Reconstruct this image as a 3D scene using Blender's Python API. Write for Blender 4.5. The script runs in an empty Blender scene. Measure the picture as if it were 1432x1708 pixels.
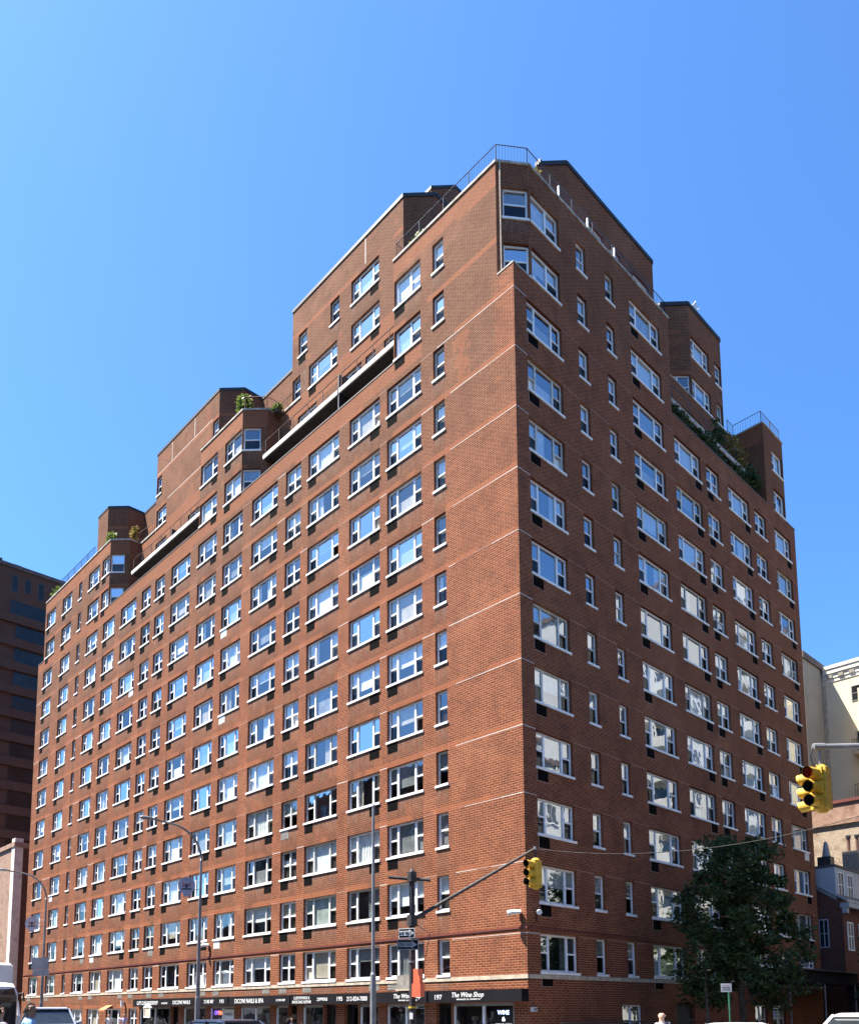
import bpy, bmesh, math, random
from mathutils import Vector, Matrix
R = math.radians
rnd = random.Random(7)
S = bpy.context.scene
COL = S.collection

# ---------------------------------------------------------------- camera
YAW, PITCH, ROLL = R(46.61368), R(6.60780), R(-0.25717)
F_PX, PPX, PPY, WPX, HPX = 1375.254, 690.908, 1526.298, 1432.0, 1708.0
CAM = Vector((20.00746, -24.85658, 1.99922))
fwd = Vector((-math.sin(YAW)*math.cos(PITCH), math.cos(YAW)*math.cos(PITCH), math.sin(PITCH)))
rt0 = Vector((math.cos(YAW), math.sin(YAW), 0)); up0 = rt0.cross(fwd)
rt = rt0*math.cos(ROLL) + up0*math.sin(ROLL); up = -rt0*math.sin(ROLL) + up0*math.cos(ROLL)
cd = bpy.data.cameras.new('camera'); cam = bpy.data.objects.new('camera', cd); COL.objects.link(cam)
M = Matrix(((rt.x, up.x, -fwd.x, CAM.x), (rt.y, up.y, -fwd.y, CAM.y), (rt.z, up.z, -fwd.z, CAM.z), (0, 0, 0, 1)))
cam.matrix_world = M
cd.sensor_fit = 'HORIZONTAL'; cd.sensor_width = 36.0; cd.lens = F_PX/WPX*36.0
cd.shift_x = (WPX/2-PPX)/WPX; cd.shift_y = (PPY-HPX/2)/WPX
cd.clip_start = 0.1; cd.clip_end = 4000
S.camera = cam
def proj(p):
    d = Vector(p)-CAM; w = d.dot(fwd)
    return PPX+F_PX*d.dot(rt)/w, PPY-F_PX*d.dot(up)/w, w

# ---------------------------------------------------------------- sky, sun, exposure
ELEV, AZ = R(62.0), R(46.0)            # AZ measured from -Y towards -X
SUN = Vector((-math.sin(AZ)*math.cos(ELEV), -math.cos(AZ)*math.cos(ELEV), math.sin(ELEV)))
W = bpy.data.worlds.new('World'); S.world = W; W.use_nodes = True
nt = W.node_tree; bg = nt.nodes['Background']
sky = nt.nodes.new('ShaderNodeTexSky'); sky.sky_type = 'NISHITA'; sky.sun_disc = False
sky.sun_elevation = ELEV
sky.sun_rotation = math.atan2(SUN.x, SUN.y)
sky.altitude = 0; sky.air_density = 1.0; sky.dust_density = 0.9; sky.ozone_density = 8.0
tint = nt.nodes.new('ShaderNodeMix'); tint.data_type = 'RGBA'; tint.blend_type = 'MULTIPLY'; tint.inputs[0].default_value = 1.0
tint.inputs[7].default_value = (0.65, 0.95, 1.16, 1)                     # the camera's cool white balance
nt.links.new(sky.outputs[0], tint.inputs[6]); nt.links.new(tint.outputs[2], bg.inputs[0]); bg.inputs[1].default_value = 0.069
sl = bpy.data.lights.new('sun', 'SUN'); sl.energy = 5.0; sl.angle = R(0.53); sl.color = (1.0, 0.93, 0.82)
so = bpy.data.objects.new('sun', sl); COL.objects.link(so)
so.rotation_euler = (-SUN).to_track_quat('-Z', 'Y').to_euler(); so.location = (-60, -60, 120)
S.view_settings.view_transform = 'Standard'; S.view_settings.look = 'None'
S.view_settings.exposure = 2.0; S.view_settings.gamma = 1.0
S.render.engine = 'CYCLES'
S.cycles.max_bounces = 8; S.cycles.diffuse_bounces = 3; S.cycles.glossy_bounces = 4
S.cycles.transparent_max_bounces = 12; S.cycles.transmission_bounces = 4
S.cycles.sample_clamp_indirect = 6.0; S.cycles.caustics_reflective = False; S.cycles.caustics_refractive = False

# ---------------------------------------------------------------- materials
class NB:
    def __init__(s, m): s.t = m.node_tree; s.n = s.t.nodes; s.l = s.t.links
    def new(s, k, **kw):
        n = s.n.new(k)
        for a, b in kw.items(): setattr(n, a, b)
        return n
    def link(s, a, b): s.l.new(a, b)
    def val(s, sock, v):
        if hasattr(v, 'is_output'): s.l.new(v, sock)
        else: sock.default_value = v
    def math(s, op, a, b=0.0, c=0.0):
        n = s.new('ShaderNodeMath', operation=op)
        s.val(n.inputs[0], a); s.val(n.inputs[1], b); s.val(n.inputs[2], c)
        return n.outputs[0]
    def mix(s, f, a, b):
        n = s.new('ShaderNodeMix', data_type='RGBA')
        s.val(n.inputs[0], f); s.val(n.inputs[6], a); s.val(n.inputs[7], b)
        return n.outputs[2]
    def noise(s, vec, scale, detail=4, rough=0.6):
        n = s.new('ShaderNodeTexNoise'); n.inputs['Scale'].default_value = scale
        n.inputs['Detail'].default_value = detail; n.inputs['Roughness'].default_value = rough
        if vec is not None: s.link(vec, n.inputs['Vector'])
        return n.outputs[0]
    def ramp(s, f, lo, hi):
        n = s.new('ShaderNodeMapRange'); n.inputs[1].default_value = lo; n.inputs[2].default_value = hi
        s.val(n.inputs[0], f); return n.outputs[0]
def c4(c): return (c[0], c[1], c[2], 1.0)
def base_mat(name):
    m = bpy.data.materials.new(name); m.use_nodes = True
    return m, NB(m), m.node_tree.nodes['Principled BSDF']
def mat(name, col, rough=0.6, metal=0.0, var=0.12, vscale=1.5, spec=0.5, emit=None, bump=0.0):
    m, b, p = base_mat(name)
    tc = b.new('ShaderNodeTexCoord').outputs['Object']
    n = b.noise(tc, vscale, 5)
    dark = tuple(max(0, v*(1-2*var)) for v in col); lite = tuple(min(1, v*(1+var)) for v in col)
    b.link(b.mix(b.ramp(n, 0.3, 0.7), c4(dark), c4(lite)), p.inputs['Base Color'])
    p.inputs['Roughness'].default_value = rough; p.inputs['Metallic'].default_value = metal
    p.inputs['Specular IOR Level'].default_value = spec
    if emit: p.inputs['Emission Color'].default_value = c4(emit[:3]); p.inputs['Emission Strength'].default_value = emit[3]
    if bump:
        bn = b.new('ShaderNodeBump'); bn.inputs['Strength'].default_value = bump; bn.inputs['Distance'].default_value = 0.02
        b.link(b.noise(tc, vscale*12, 3), bn.inputs['Height']); b.link(bn.outputs[0], p.inputs['Normal'])
    return m
def uvz(b):
    tc = b.new('ShaderNodeTexCoord').outputs['Object']
    g = b.new('ShaderNodeNewGeometry').outputs['True Normal']
    cr = b.new('ShaderNodeVectorMath', operation='CROSS_PRODUCT'); cr.inputs[0].default_value = (0, 0, 1); b.link(g, cr.inputs[1])
    dt = b.new('ShaderNodeVectorMath', operation='DOT_PRODUCT'); b.link(tc, dt.inputs[0]); b.link(cr.outputs[0], dt.inputs[1])
    sp = b.new('ShaderNodeSeparateXYZ'); b.link(tc, sp.inputs[0])
    cb = b.new('ShaderNodeCombineXYZ'); b.link(dt.outputs['Value'], cb.inputs[0]); b.link(sp.outputs[2], cb.inputs[1])
    return tc, dt.outputs['Value'], sp, cb.outputs[0]
def brick_mat(name, c1, c2, mortar, bw=0.30, rh=0.10, ms=0.014, weathered=False, blotch=0.5):
    m, b, p = base_mat(name)
    tc, u, sp, uv = uvz(b)
    br = b.new('ShaderNodeTexBrick'); b.link(uv, br.inputs['Vector'])
    br.inputs['Scale'].default_value = 1.0; br.inputs['Brick Width'].default_value = bw; br.inputs['Row Height'].default_value = rh
    br.inputs['Mortar Size'].default_value = ms; br.inputs['Mortar Smooth'].default_value = 0.2; br.inputs['Bias'].default_value = -0.1
    br.inputs['Mortar'].default_value = c4(mortar)
    col1, col2 = c4(c1), c4(c2)
    n1 = b.noise(tc, 0.22, 6, 0.65); n2 = b.noise(tc, 2.2, 4, 0.7); n3 = b.noise(tc, 7.0, 4, 0.8)
    if weathered:
        # older brown brick above the tenth floor, with a repaired strip of new brick at the corner
        z = sp.outputs[2]
        hz = b.math('ADD', z, b.math('MULTIPLY', b.math('SUBTRACT', n2, 0.5), 1.6))
        old = b.ramp(hz, 24.0, 31.0)
        st = b.math('ADD', sp.outputs[0], b.math('MULTIPLY', b.math('SUBTRACT', b.noise(tc, 6.0, 1), 0.5), 0.9))
        newer = b.math('MULTIPLY', b.ramp(st, -1.15, -1.05), b.math('LESS_THAN', z, 33.7))
        newer = b.math('MULTIPLY', newer, b.ramp(z, 29.4, 29.5))
        old = b.math('MULTIPLY', old, b.math('SUBTRACT', 1.0, newer))
        # full brown mix on the avenue face; elsewhere half of it, above the terrace only
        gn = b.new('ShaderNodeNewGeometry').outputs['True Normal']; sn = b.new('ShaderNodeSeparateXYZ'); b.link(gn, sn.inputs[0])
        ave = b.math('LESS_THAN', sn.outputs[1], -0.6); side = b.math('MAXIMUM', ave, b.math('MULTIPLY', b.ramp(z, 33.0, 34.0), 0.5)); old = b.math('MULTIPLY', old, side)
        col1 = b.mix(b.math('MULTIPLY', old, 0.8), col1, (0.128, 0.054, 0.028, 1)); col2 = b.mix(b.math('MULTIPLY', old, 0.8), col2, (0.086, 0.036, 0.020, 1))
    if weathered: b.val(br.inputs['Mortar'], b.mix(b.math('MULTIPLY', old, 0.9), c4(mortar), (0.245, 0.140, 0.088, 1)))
    b.val(br.inputs['Color1'], col1); b.val(br.inputs['Color2'], col2)
    c = br.outputs['Color']
    dk = b.mix(0.5, c, (0.10, 0.045, 0.03, 1))
    c = b.mix(b.math('MULTIPLY', b.ramp(n1, 0.40, 0.75), blotch), c, dk)
    if weathered: c = b.mix(b.math('MULTIPLY', b.ramp(n1, 0.47, 0.30), 0.30), c, (0.34, 0.165, 0.10, 1))
    c = b.mix(b.math('MULTIPLY', b.ramp(n3, 0.48, 0.72), 0.6), c, (0.075, 0.030, 0.020, 1))
    c = b.mix(b.math('MULTIPLY', b.ramp(n2, 0.58, 0.8), 0.22), c, (0.33, 0.14, 0.075, 1))
    n4 = b.noise(tc, 0.9, 5, 0.7); c = b.mix(b.math('MULTIPLY', b.ramp(n4, 0.48, 0.66), 0.5), c, (0.10, 0.04, 0.026, 1))
    if weathered:
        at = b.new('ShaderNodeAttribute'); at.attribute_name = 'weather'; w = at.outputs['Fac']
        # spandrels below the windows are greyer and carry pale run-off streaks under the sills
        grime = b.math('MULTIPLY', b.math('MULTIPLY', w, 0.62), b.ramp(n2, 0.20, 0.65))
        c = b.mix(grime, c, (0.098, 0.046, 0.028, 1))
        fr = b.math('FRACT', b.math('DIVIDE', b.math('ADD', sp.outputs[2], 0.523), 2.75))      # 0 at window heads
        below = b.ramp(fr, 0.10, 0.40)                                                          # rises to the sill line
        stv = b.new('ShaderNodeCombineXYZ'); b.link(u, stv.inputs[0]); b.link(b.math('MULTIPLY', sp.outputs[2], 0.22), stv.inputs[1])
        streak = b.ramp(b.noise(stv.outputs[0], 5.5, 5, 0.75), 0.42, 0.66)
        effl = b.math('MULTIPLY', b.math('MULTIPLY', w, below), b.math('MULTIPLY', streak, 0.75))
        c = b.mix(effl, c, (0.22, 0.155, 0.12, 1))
        # strips of newer, oranger brick over the lintels and in the parapets
        fl = b.math('FLOOR', b.math('DIVIDE', b.math('ADD', sp.outputs[2], 0.523), 2.75))
        lv = b.new('ShaderNodeCombineXYZ'); b.link(b.math('MULTIPLY', u, 0.16), lv.inputs[0]); b.link(b.math('MULTIPLY', fl, 3.7), lv.inputs[1])
        strip = b.math('MULTIPLY', b.math('LESS_THAN', fr, b.math('ADD', 0.05, b.math('MULTIPLY', n3, 0.09))), b.ramp(b.noise(lv.outputs[0], 1.0, 3, 0.7), 0.47, 0.50))
        z = sp.outputs[2]
        par = b.math('ADD', b.math('MULTIPLY', b.math('GREATER_THAN', z, 32.75), b.math('MULTIPLY', b.math('LESS_THAN', z, 33.7), b.math('MAXIMUM', b.math('LESS_THAN', sp.outputs[0], -5.6), b.math('GREATER_THAN', sp.outputs[1], 3.5)))), b.math('MULTIPLY', b.math('GREATER_THAN', z, 38.2), b.math('LESS_THAN', z, 39.3)))
        strip = b.math('MAXIMUM', strip, b.math('MULTIPLY', par, 0.75))
        pv = b.noise(tc, 0.55, 2, 0.5); patch = b.math('MULTIPLY', b.ramp(pv, 0.645, 0.655), b.ramp(n3, 0.35, 0.5))
        jx = b.math('ADD', sp.outputs[0], b.math('MULTIPLY', b.math('SUBTRACT', b.noise(tc, 2.2, 2), 0.5), 2.6))      # jagged repair near the corner
        jag = b.math('MULTIPLY', b.math('MULTIPLY', b.math('GREATER_THAN', jx, -3.35), b.math('LESS_THAN', jx, -2.75)), b.math('MULTIPLY', b.math('GREATER_THAN', z, 30.0), b.math('LESS_THAN', z, 32.3)))
        patch = b.math('MAXIMUM', patch, b.math('MULTIPLY', jag, 1.3))
        strip = b.math('MULTIPLY', b.math('MAXIMUM', strip, b.math('MULTIPLY', patch, 0.6)), b.ramp(n3, 0.2, 0.5))
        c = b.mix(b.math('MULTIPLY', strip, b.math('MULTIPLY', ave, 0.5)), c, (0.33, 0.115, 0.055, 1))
    b.link(c, p.inputs['Base Color']); p.inputs['Roughness'].default_value = 0.92; p.inputs['Specular IOR Level'].default_value = 0.08
    bn = b.new('ShaderNodeBump'); bn.inputs['Strength'].default_value = 0.5; bn.inputs['Distance'].default_value = 0.012; bn.invert = True
    b.link(br.outputs['Fac'], bn.inputs['Height']); b.link(bn.outputs[0], p.inputs['Normal'])
    return m
def glass_mat(name, refl=0.38, tint=(0.90, 0.94, 0.94), wob=0.02, wscale=1.2, edge=0.8):
    m, b, p = base_mat(name); b.n.remove(p)
    out = b.n['Material Output']
    tr = b.new('ShaderNodeBsdfTransparent'); tr.inputs[0].default_value = c4(tint)
    gl = b.new('ShaderNodeBsdfGlossy'); gl.inputs['Roughness'].default_value = 0.015; gl.inputs[0].default_value = (0.95, 0.97, 1.0, 1)
    tc = b.new('ShaderNodeTexCoord').outputs['Object']
    bn = b.new('ShaderNodeBump'); bn.inputs['Strength'].default_value = wob; bn.inputs['Distance'].default_value = 0.6
    b.link(b.noise(tc, wscale, 2), bn.inputs['Height']); b.link(bn.outputs[0], gl.inputs['Normal'])
    lw = b.new('ShaderNodeLayerWeight'); lw.inputs[0].default_value = 0.25
    f = b.math('MAXIMUM', b.math('MULTIPLY', lw.outputs['Facing'], edge), refl)
    mx = b.new('ShaderNodeMixShader'); b.link(f, mx.inputs[0]); b.link(tr.outputs[0], mx.inputs[1]); b.link(gl.outputs[0], mx.inputs[2])
    b.link(mx.outputs[0], out.inputs[0])
    return m
def leaf_mat(name, c1, c2):
    m, b, p = base_mat(name)
    g = b.new('ShaderNodeNewGeometry')
    b.link(b.mix(g.outputs['Random Per Island'], c4(c1), c4(c2)), p.inputs['Base Color'])
    p.inputs['Roughness'].default_value = 0.55; p.inputs['Specular IOR Level'].default_value = 0.3
    tl = b.new('ShaderNodeBsdfTranslucent'); b.link(b.mix(g.outputs['Random Per Island'], c4([v*1.3 for v in c1]), c4([v*1.3 for v in c2])), tl.inputs[0])
    mx = b.new('ShaderNodeMixShader'); mx.inputs[0].default_value = 0.3
    b.link(p.outputs[0], mx.inputs[1]); b.link(tl.outputs[0], mx.inputs[2]); b.link(mx.outputs[0], b.n['Material Output'].inputs[0])
    return m

MT = {}
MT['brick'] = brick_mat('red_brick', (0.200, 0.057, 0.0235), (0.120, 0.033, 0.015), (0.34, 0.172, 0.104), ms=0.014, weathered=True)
MT['oldbrick'] = brick_mat('dark_brown_brick', (0.105, 0.056, 0.042), (0.08, 0.043, 0.034), (0.13, 0.09, 0.07))
MT['tanbrick'] = brick_mat('tan_brick', (0.42, 0.34, 0.25), (0.36, 0.28, 0.19), (0.38, 0.33, 0.27), blotch=0.15)
MT['orbrick'] = brick_mat('orange_brick', (0.34, 0.205, 0.145), (0.29, 0.165, 0.11), (0.38, 0.30, 0.25))
MT['pinkbrick'] = brick_mat('pale_pink_brick', (0.36, 0.235, 0.17), (0.31, 0.19, 0.14), (0.34, 0.26, 0.21), blotch=0.2)
MT['housebrick'] = brick_mat('house_brick', (0.15, 0.05, 0.035), (0.11, 0.038, 0.027), (0.13, 0.08, 0.065), bw=0.22, rh=0.075)
MT['white'] = mat('white_aluminium', (0.78, 0.79, 0.80), 0.45, var=0.05)
MT['offwhite'] = mat('dulled_aluminium', (0.58, 0.57, 0.53), 0.55, var=0.15, vscale=4)
MT['sill'] = mat('white_sill_stone', (0.80, 0.79, 0.76), 0.7, var=0.08)
MT['stone'] = mat('buff_limestone', (0.46, 0.38, 0.29), 0.8, var=0.2, vscale=3, bump=0.2)
MT['coping'] = mat('pale_coping', (0.40, 0.36, 0.31), 0.85, var=0.3, vscale=3)
MT['darkcop'] = mat('dark_coping', (0.10, 0.07, 0.06), 0.7, var=0.2)
MT['flash'] = mat('black_roof_flashing', (0.012, 0.013, 0.018), 0.6, var=0.2)
MT['joint'] = mat('white_caulk', (0.55, 0.50, 0.45), 0.8, var=0.1, vscale=4)
MT['pinkjoint'] = mat('pink_caulk', (0.32, 0.17, 0.12), 0.8, var=0.2, vscale=4)
MT['redpaint'] = mat('dark_red_paint', (0.12, 0.024, 0.016), 0.6)
MT['ac'] = mat('recess_shade_louvre', (0.007, 0.006, 0.006), 0.95, var=0.3, vscale=5, spec=0.05)  # near-black colour carries the shade of a recess; the louvre sits flush
MT['acgrey'] = mat('grey_louvre', (0.24, 0.22, 0.19), 0.6, var=0.2, vscale=5)
MT['acwhite'] = mat('white_louvre', (0.62, 0.62, 0.6), 0.6)
MT['black'] = mat('black_metal', (0.025, 0.025, 0.028), 0.5, var=0.2)
MT['iron'] = mat('painted_iron', (0.05, 0.05, 0.07), 0.5, var=0.2)
MT['rust'] = mat('rusty_rail', (0.12, 0.055, 0.04), 0.7, var=0.2)
MT['signblack'] = mat('black_sign_panel', (0.008, 0.008, 0.011), 0.85, var=0.15, spec=0.1)
MT['letter'] = mat('white_letters', (0.62, 0.62, 0.62), 0.5, var=0.02)
MT['room'] = mat('dark_room', (0.075, 0.070, 0.066), 0.9, var=0.4, vscale=0.8)
MT['sheer'] = mat('white_sheer_curtain', (0.84, 0.85, 0.83), 0.9, var=0.10, vscale=3)
MT['green'] = mat('pale_green_curtain', (0.42, 0.48, 0.43), 0.9, var=0.2, vscale=3)
MT['beige'] = mat('beige_blind', (0.46, 0.40, 0.31), 0.9, var=0.12, vscale=2)
MT['grey'] = mat('grey_blind', (0.22, 0.23, 0.23), 0.9, var=0.2, vscale=2)
MT['glass'] = glass_mat('window_glass', 0.45, wob=0.006, edge=0.6)
MT['skyglass'] = glass_mat('mirror_window_glass', 0.60, wob=0.006)
MT['clearglass'] = glass_mat('clear_window_glass', 0.22, wob=0.006, edge=0.3)
MT['screen'] = glass_mat('insect_screen', 0.05, (0.2, 0.2, 0.2), 0.0, edge=0.12)
MT['shopglass'] = glass_mat('shop_glass', 0.12, (0.7, 0.72, 0.72), edge=0.25)
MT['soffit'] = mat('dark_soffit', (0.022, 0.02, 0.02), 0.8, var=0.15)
MT['roof'] = mat('roof_membrane', (0.18, 0.17, 0.16), 0.9)
MT['galv'] = mat('galvanised_steel', (0.24, 0.24, 0.245), 0.55, 0.3, var=0.15)
MT['wire'] = mat('weathered_wire', (0.07, 0.065, 0.06), 0.8, spec=0.1)
MT['lampgrey'] = mat('grey_lamp_steel', (0.20, 0.19, 0.20), 0.5, 0.3, var=0.15)
MT['brownpole'] = mat('dark_brown_pole', (0.035, 0.024, 0.028), 0.7, 0.0, var=0.4, vscale=6, bump=0.2)
MT['yellow'] = mat('signal_yellow', (0.58, 0.35, 0.025), 0.65, var=0.2, vscale=7, bump=0.15)
MT['lensdark'] = mat('dark_lens', (0.02, 0.02, 0.02), 0.25)
MT['redlens'] = mat('red_lens', (0.10, 0.006, 0.004), 0.3, emit=(1.0, 0.05, 0.02, 0.12))
MT['orange'] = mat('orange_red_housing', (0.80, 0.17, 0.08), 0.5, var=0.1)
MT['asphalt'] = mat('asphalt', (0.040, 0.040, 0.042), 0.9, var=0.3, vscale=0.8, bump=0.3)
MT['paving'] = mat('concrete_paving', (0.12, 0.116, 0.11), 0.9, var=0.15, vscale=1.2)
MT['kerb'] = mat('granite_kerb', (0.3, 0.3, 0.29), 0.8)
MT['marking'] = mat('road_paint', (0.72, 0.72, 0.70), 0.7, var=0.15, vscale=3)
MT['leaf'] = leaf_mat('tree_leaves', (0.016, 0.038, 0.011), (0.065, 0.10, 0.03))
MT['leafl'] = leaf_mat('bush_leaves', (0.045, 0.085, 0.015), (0.16, 0.20, 0.04))
MT['leafd'] = leaf_mat('dark_bush_leaves', (0.02, 0.04, 0.012), (0.05, 0.075, 0.02))
MT['leafy'] = leaf_mat('yellow_leaves', (0.15, 0.12, 0.03), (0.30, 0.22, 0.07))
MT['bark'] = mat('bark', (0.11, 0.085, 0.065), 0.9, var=0.3, vscale=4, bump=0.4)
MT['cream'] = mat('cream_render', (0.60, 0.53, 0.38), 0.85, var=0.06, vscale=0.3)
MT['creamw'] = mat('white_brick_cladding', (0.46, 0.47, 0.46), 0.85, var=0.05, vscale=0.4)
MT['greyrender'] = mat('grey_render', (0.26, 0.235, 0.20), 0.85, var=0.1, vscale=0.5)
MT['cornice'] = mat('cornice_stone', (0.62, 0.58, 0.50), 0.8, var=0.15)
MT['dkglass'] = mat('dark_window_glass', (0.022, 0.024, 0.027), 0.2, var=0.3, vscale=0.5, spec=0.35)
MT['siding'] = mat('grey_siding', (0.38, 0.39, 0.41), 0.7, var=0.06)
MT['slate'] = mat('slate_roof', (0.09, 0.085, 0.085), 0.8, var=0.3, vscale=5)

# ---------------------------------------------------------------- mesh helpers
class Fr:                                   # a wall plane: u to the right seen from outside, z up, d outwards
    def __init__(s, o, u): s.o = Vector(o); s.u = Vector(u).normalized(); s.n = s.u.cross(Vector((0, 0, 1)))
    def p(s, u, z, d=0.0): return s.o + s.u*u + Vector((0, 0, z)) + s.n*d
class MB:
    def __init__(s): s.v = []; s.f = []; s.mi = []; s.mats = []; s.w = []
    def m(s, k):
        if k not in s.mats: s.mats.append(k)
        return s.mats.index(k)
    def face(s, pts, k, w=0.0):
        i = len(s.v); s.v += [tuple(p) for p in pts]; s.f.append(tuple(range(i, i+len(pts)))); s.mi.append(s.m(k)); s.w.append(w)
    def hexa(s, c, k, w=0.0):               # c: 4 bottom then 4 top, counter-clockwise from above
        for q in ((3, 2, 1, 0), (4, 5, 6, 7), (0, 1, 5, 4), (1, 2, 6, 5), (2, 3, 7, 6), (3, 0, 4, 7)):
            s.face([c[i] for i in q], k, w)
    def box(s, x0, x1, y0, y1, z0, z1, k):
        s.hexa([(x0, y0, z0), (x1, y0, z0), (x1, y1, z0), (x0, y1, z0), (x0, y0, z1), (x1, y0, z1), (x1, y1, z1), (x0, y1, z1)], k)
    def fbox(s, F, u0, u1, z0, z1, d0, d1, k):
        s.hexa([F.p(u0, z0, d1), F.p(u1, z0, d1), F.p(u1, z0, d0), F.p(u0, z0, d0), F.p(u0, z1, d1), F.p(u1, z1, d1), F.p(u1, z1, d0), F.p(u0, z1, d0)], k)
    def fquad(s, F, u0, u1, z0, z1, d, k, w=0.0):
        s.face([F.p(u0, z0, d), F.p(u1, z0, d), F.p(u1, z1, d), F.p(u0, z1, d)], k, w)
    def tube(s, pts, rs, k, n=8, cap=True):
        pts = [Vector(p) for p in pts]
        if not isinstance(rs, (list, tuple)): rs = [rs]*len(pts)
        rings = []; ref = None
        for i, p in enumerate(pts):
            d = (pts[min(i+1, len(pts)-1)]-pts[max(i-1, 0)]).normalized()
            if ref is None or abs(d.dot(ref)) > 0.95: ref = Vector((0, 0, 1)) if abs(d.z) < 0.9 else Vector((1, 0, 0))
            a = d.cross(ref).normalized(); b_ = d.cross(a).normalized();
            base = len(s.v)
            s.v += [tuple(p+(a*math.cos(t)+b_*math.sin(t))*rs[i]) for t in [2*math.pi*j/n for j in range(n)]]
            rings.append(base)
        for r0, r1 in zip(rings, rings[1:]):
            for j in range(n):
                s.f.append((r0+j, r0+(j+1) % n, r1+(j+1) % n, r1+j)); s.mi.append(s.m(k)); s.w.append(0)
        if cap:
            s.f.append(tuple(rings[0]+j for j in range(n))); s.mi.append(s.m(k)); s.w.append(0)
            s.f.append(tuple(rings[-1]+j for j in range(n-1, -1, -1))); s.mi.append(s.m(k)); s.w.append(0)
    def loft(s, rings, k, cap=True):
        b0 = []
        for r in rings: b0.append(len(s.v)); s.v += [tuple(p) for p in r]
        n = len(rings[0])
        for a, c in zip(b0, b0[1:]):
            for j in range(n):
                s.f.append((a+j, a+(j+1) % n, c+(j+1) % n, c+j)); s.mi.append(s.m(k)); s.w.append(0)
        if cap:
            s.f.append(tuple(b0[0]+j for j in range(n-1, -1, -1))); s.mi.append(s.m(k)); s.w.append(0)
            s.f.append(tuple(b0[-1]+j for j in range(n))); s.mi.append(s.m(k)); s.w.append(0)
    def mesh(s, name, smooth=False, attr=False, fix=False):
        me = bpy.data.meshes.new(name); me.from_pydata(s.v, [], s.f)
        for k in s.mats: me.materials.append(MT[k])
        me.polygons.foreach_set('material_index', s.mi)
        if attr:
            a = me.attributes.new('weather', 'FLOAT', 'FACE'); a.data.foreach_set('value', s.w)
        if fix:
            bm = bmesh.new(); bm.from_mesh(me); bmesh.ops.recalc_face_normals(bm, faces=bm.faces[:]); bm.to_mesh(me); bm.free()
        if smooth: me.polygons.foreach_set('use_smooth', [True]*len(me.polygons))
        me.update(); return me
    def build(s, name, parent=None, **kw):
        return link(name, s.mesh(name, **kw), parent)
def link(name, me, parent=None):
    o = bpy.data.objects.new(name, me); COL.objects.link(o)
    if parent is not None:
        o.parent = parent; o.matrix_parent_inverse = Matrix.Translation(-parent.location)
    return o
def tag(o, label, cat, group=None, kind=None):
    if label: o['label'] = label
    if cat: o['category'] = cat
    if group: o['group'] = group
    if kind: o['kind'] = kind
    return o
def thing(name, label, cat, loc=(0, 0, 0), group=None):
    o = bpy.data.objects.new(name, None); COL.objects.link(o); o.location = loc; o.empty_display_size = 0.3
    return tag(o, label, cat, group)
def copy_thing(src, loc, label, rz=None):
    def rec(o, par):
        c = o.copy(); COL.objects.link(c)
        if par is not None: c.parent = par
        for ch in list(o.children): rec(ch, c)
        return c
    r = rec(src, None); r.location = loc
    if rz is not None: r.rotation_euler = (0, 0, rz)
    r['label'] = label
    return r
def text_mesh(txt, F, u, z, h, d, k, name, parent, width=None, shear=0.0, depth=0.012, bold=0.0, align='CENTER'):
    cu = bpy.data.curves.new('t', 'FONT'); cu.body = txt; cu.size = 1.0; cu.extrude = 0.02; cu.align_x = align; cu.shear = shear; cu.offset = bold
    to = bpy.data.objects.new('t', cu); COL.objects.link(to)
    dg = bpy.context.evaluated_depsgraph_get(); me = bpy.data.meshes.new_from_object(to.evaluated_get(dg))
    bpy.data.objects.remove(to); bpy.data.curves.remove(cu)
    xs = [v.co.x for v in me.vertices]; w0 = max(xs)-min(xs)
    sy = h/0.72; sx = (width/w0) if width else sy
    for v in me.vertices:
        p = F.p(u+v.co.x*sx, z+v.co.y*sy, d+(v.co.z+0.02)/0.04*depth); v.co = p
    me.materials.clear(); me.materials.append(MT[k]); me.name = name
    return link(name, me, parent)

# ---------------------------------------------------------------- ground
def g(x, y):
    m = max(-y, x)-5.0
    return 0.0 if m < 0 else 0.42*min(1.0, m/8.0)
def ground_sheet(name, xs, ys, dz, k, kind='structure'):
    b = MB()
    for x0, x1 in zip(xs, xs[1:]):
        for y0, y1 in zip(ys, ys[1:]):
            b.face([(x0, y0, g(x0, y0)+dz), (x1, y0, g(x1, y0)+dz), (x1, y1, g(x1, y1)+dz), (x0, y1, g(x0, y1)+dz)], k)
    o = b.build(name); o['kind'] = kind; return o
xs = [-1500, -300, -100, -50, -20, 0, 2, 5, 6, 7, 8, 9, 10, 11, 12, 13, 14, 15.5, 20, 40, 100, 300, 1500]
ys = [-1500, -300, -100, -40, -25, -20, -15, -13, -12, -11, -10, -9, -8, -7, -6, -5, 0, 10, 40, 100, 300, 1500]
ground_sheet('ground', xs, ys, 0.0, 'asphalt')
def slab(name, x0, x1, y0, y1, top=0.15, k='paving'):
    b = MB()
    b.box(x0+0.15, x1-0.15, y0+0.15, y1-0.15, -0.05, top+g((x0+x1)/2, (y0+y1)/2), k)
    for q in ((x0, x1, y0, y0+0.15), (x0, x1, y1-0.15, y1), (x0, x0+0.15, y0+0.15, y1-0.15), (x1-0.15, x1, y0+0.15, y1-0.15)):
        b.box(*q, -0.05, top-0.004+g((x0+x1)/2, (y0+y1)/2), 'kerb')
    o = b.build(name); o['kind'] = 'structure'; return o
slab('pavement', -60, 4.6, -5.0, 70); slab('pavement', 15.0, 60, -45, -22.0); slab('pavement', -120, 4.6, -45, -25.0); slab('pavement', -130, -70, -5.0, 60)
b = MB()
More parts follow.
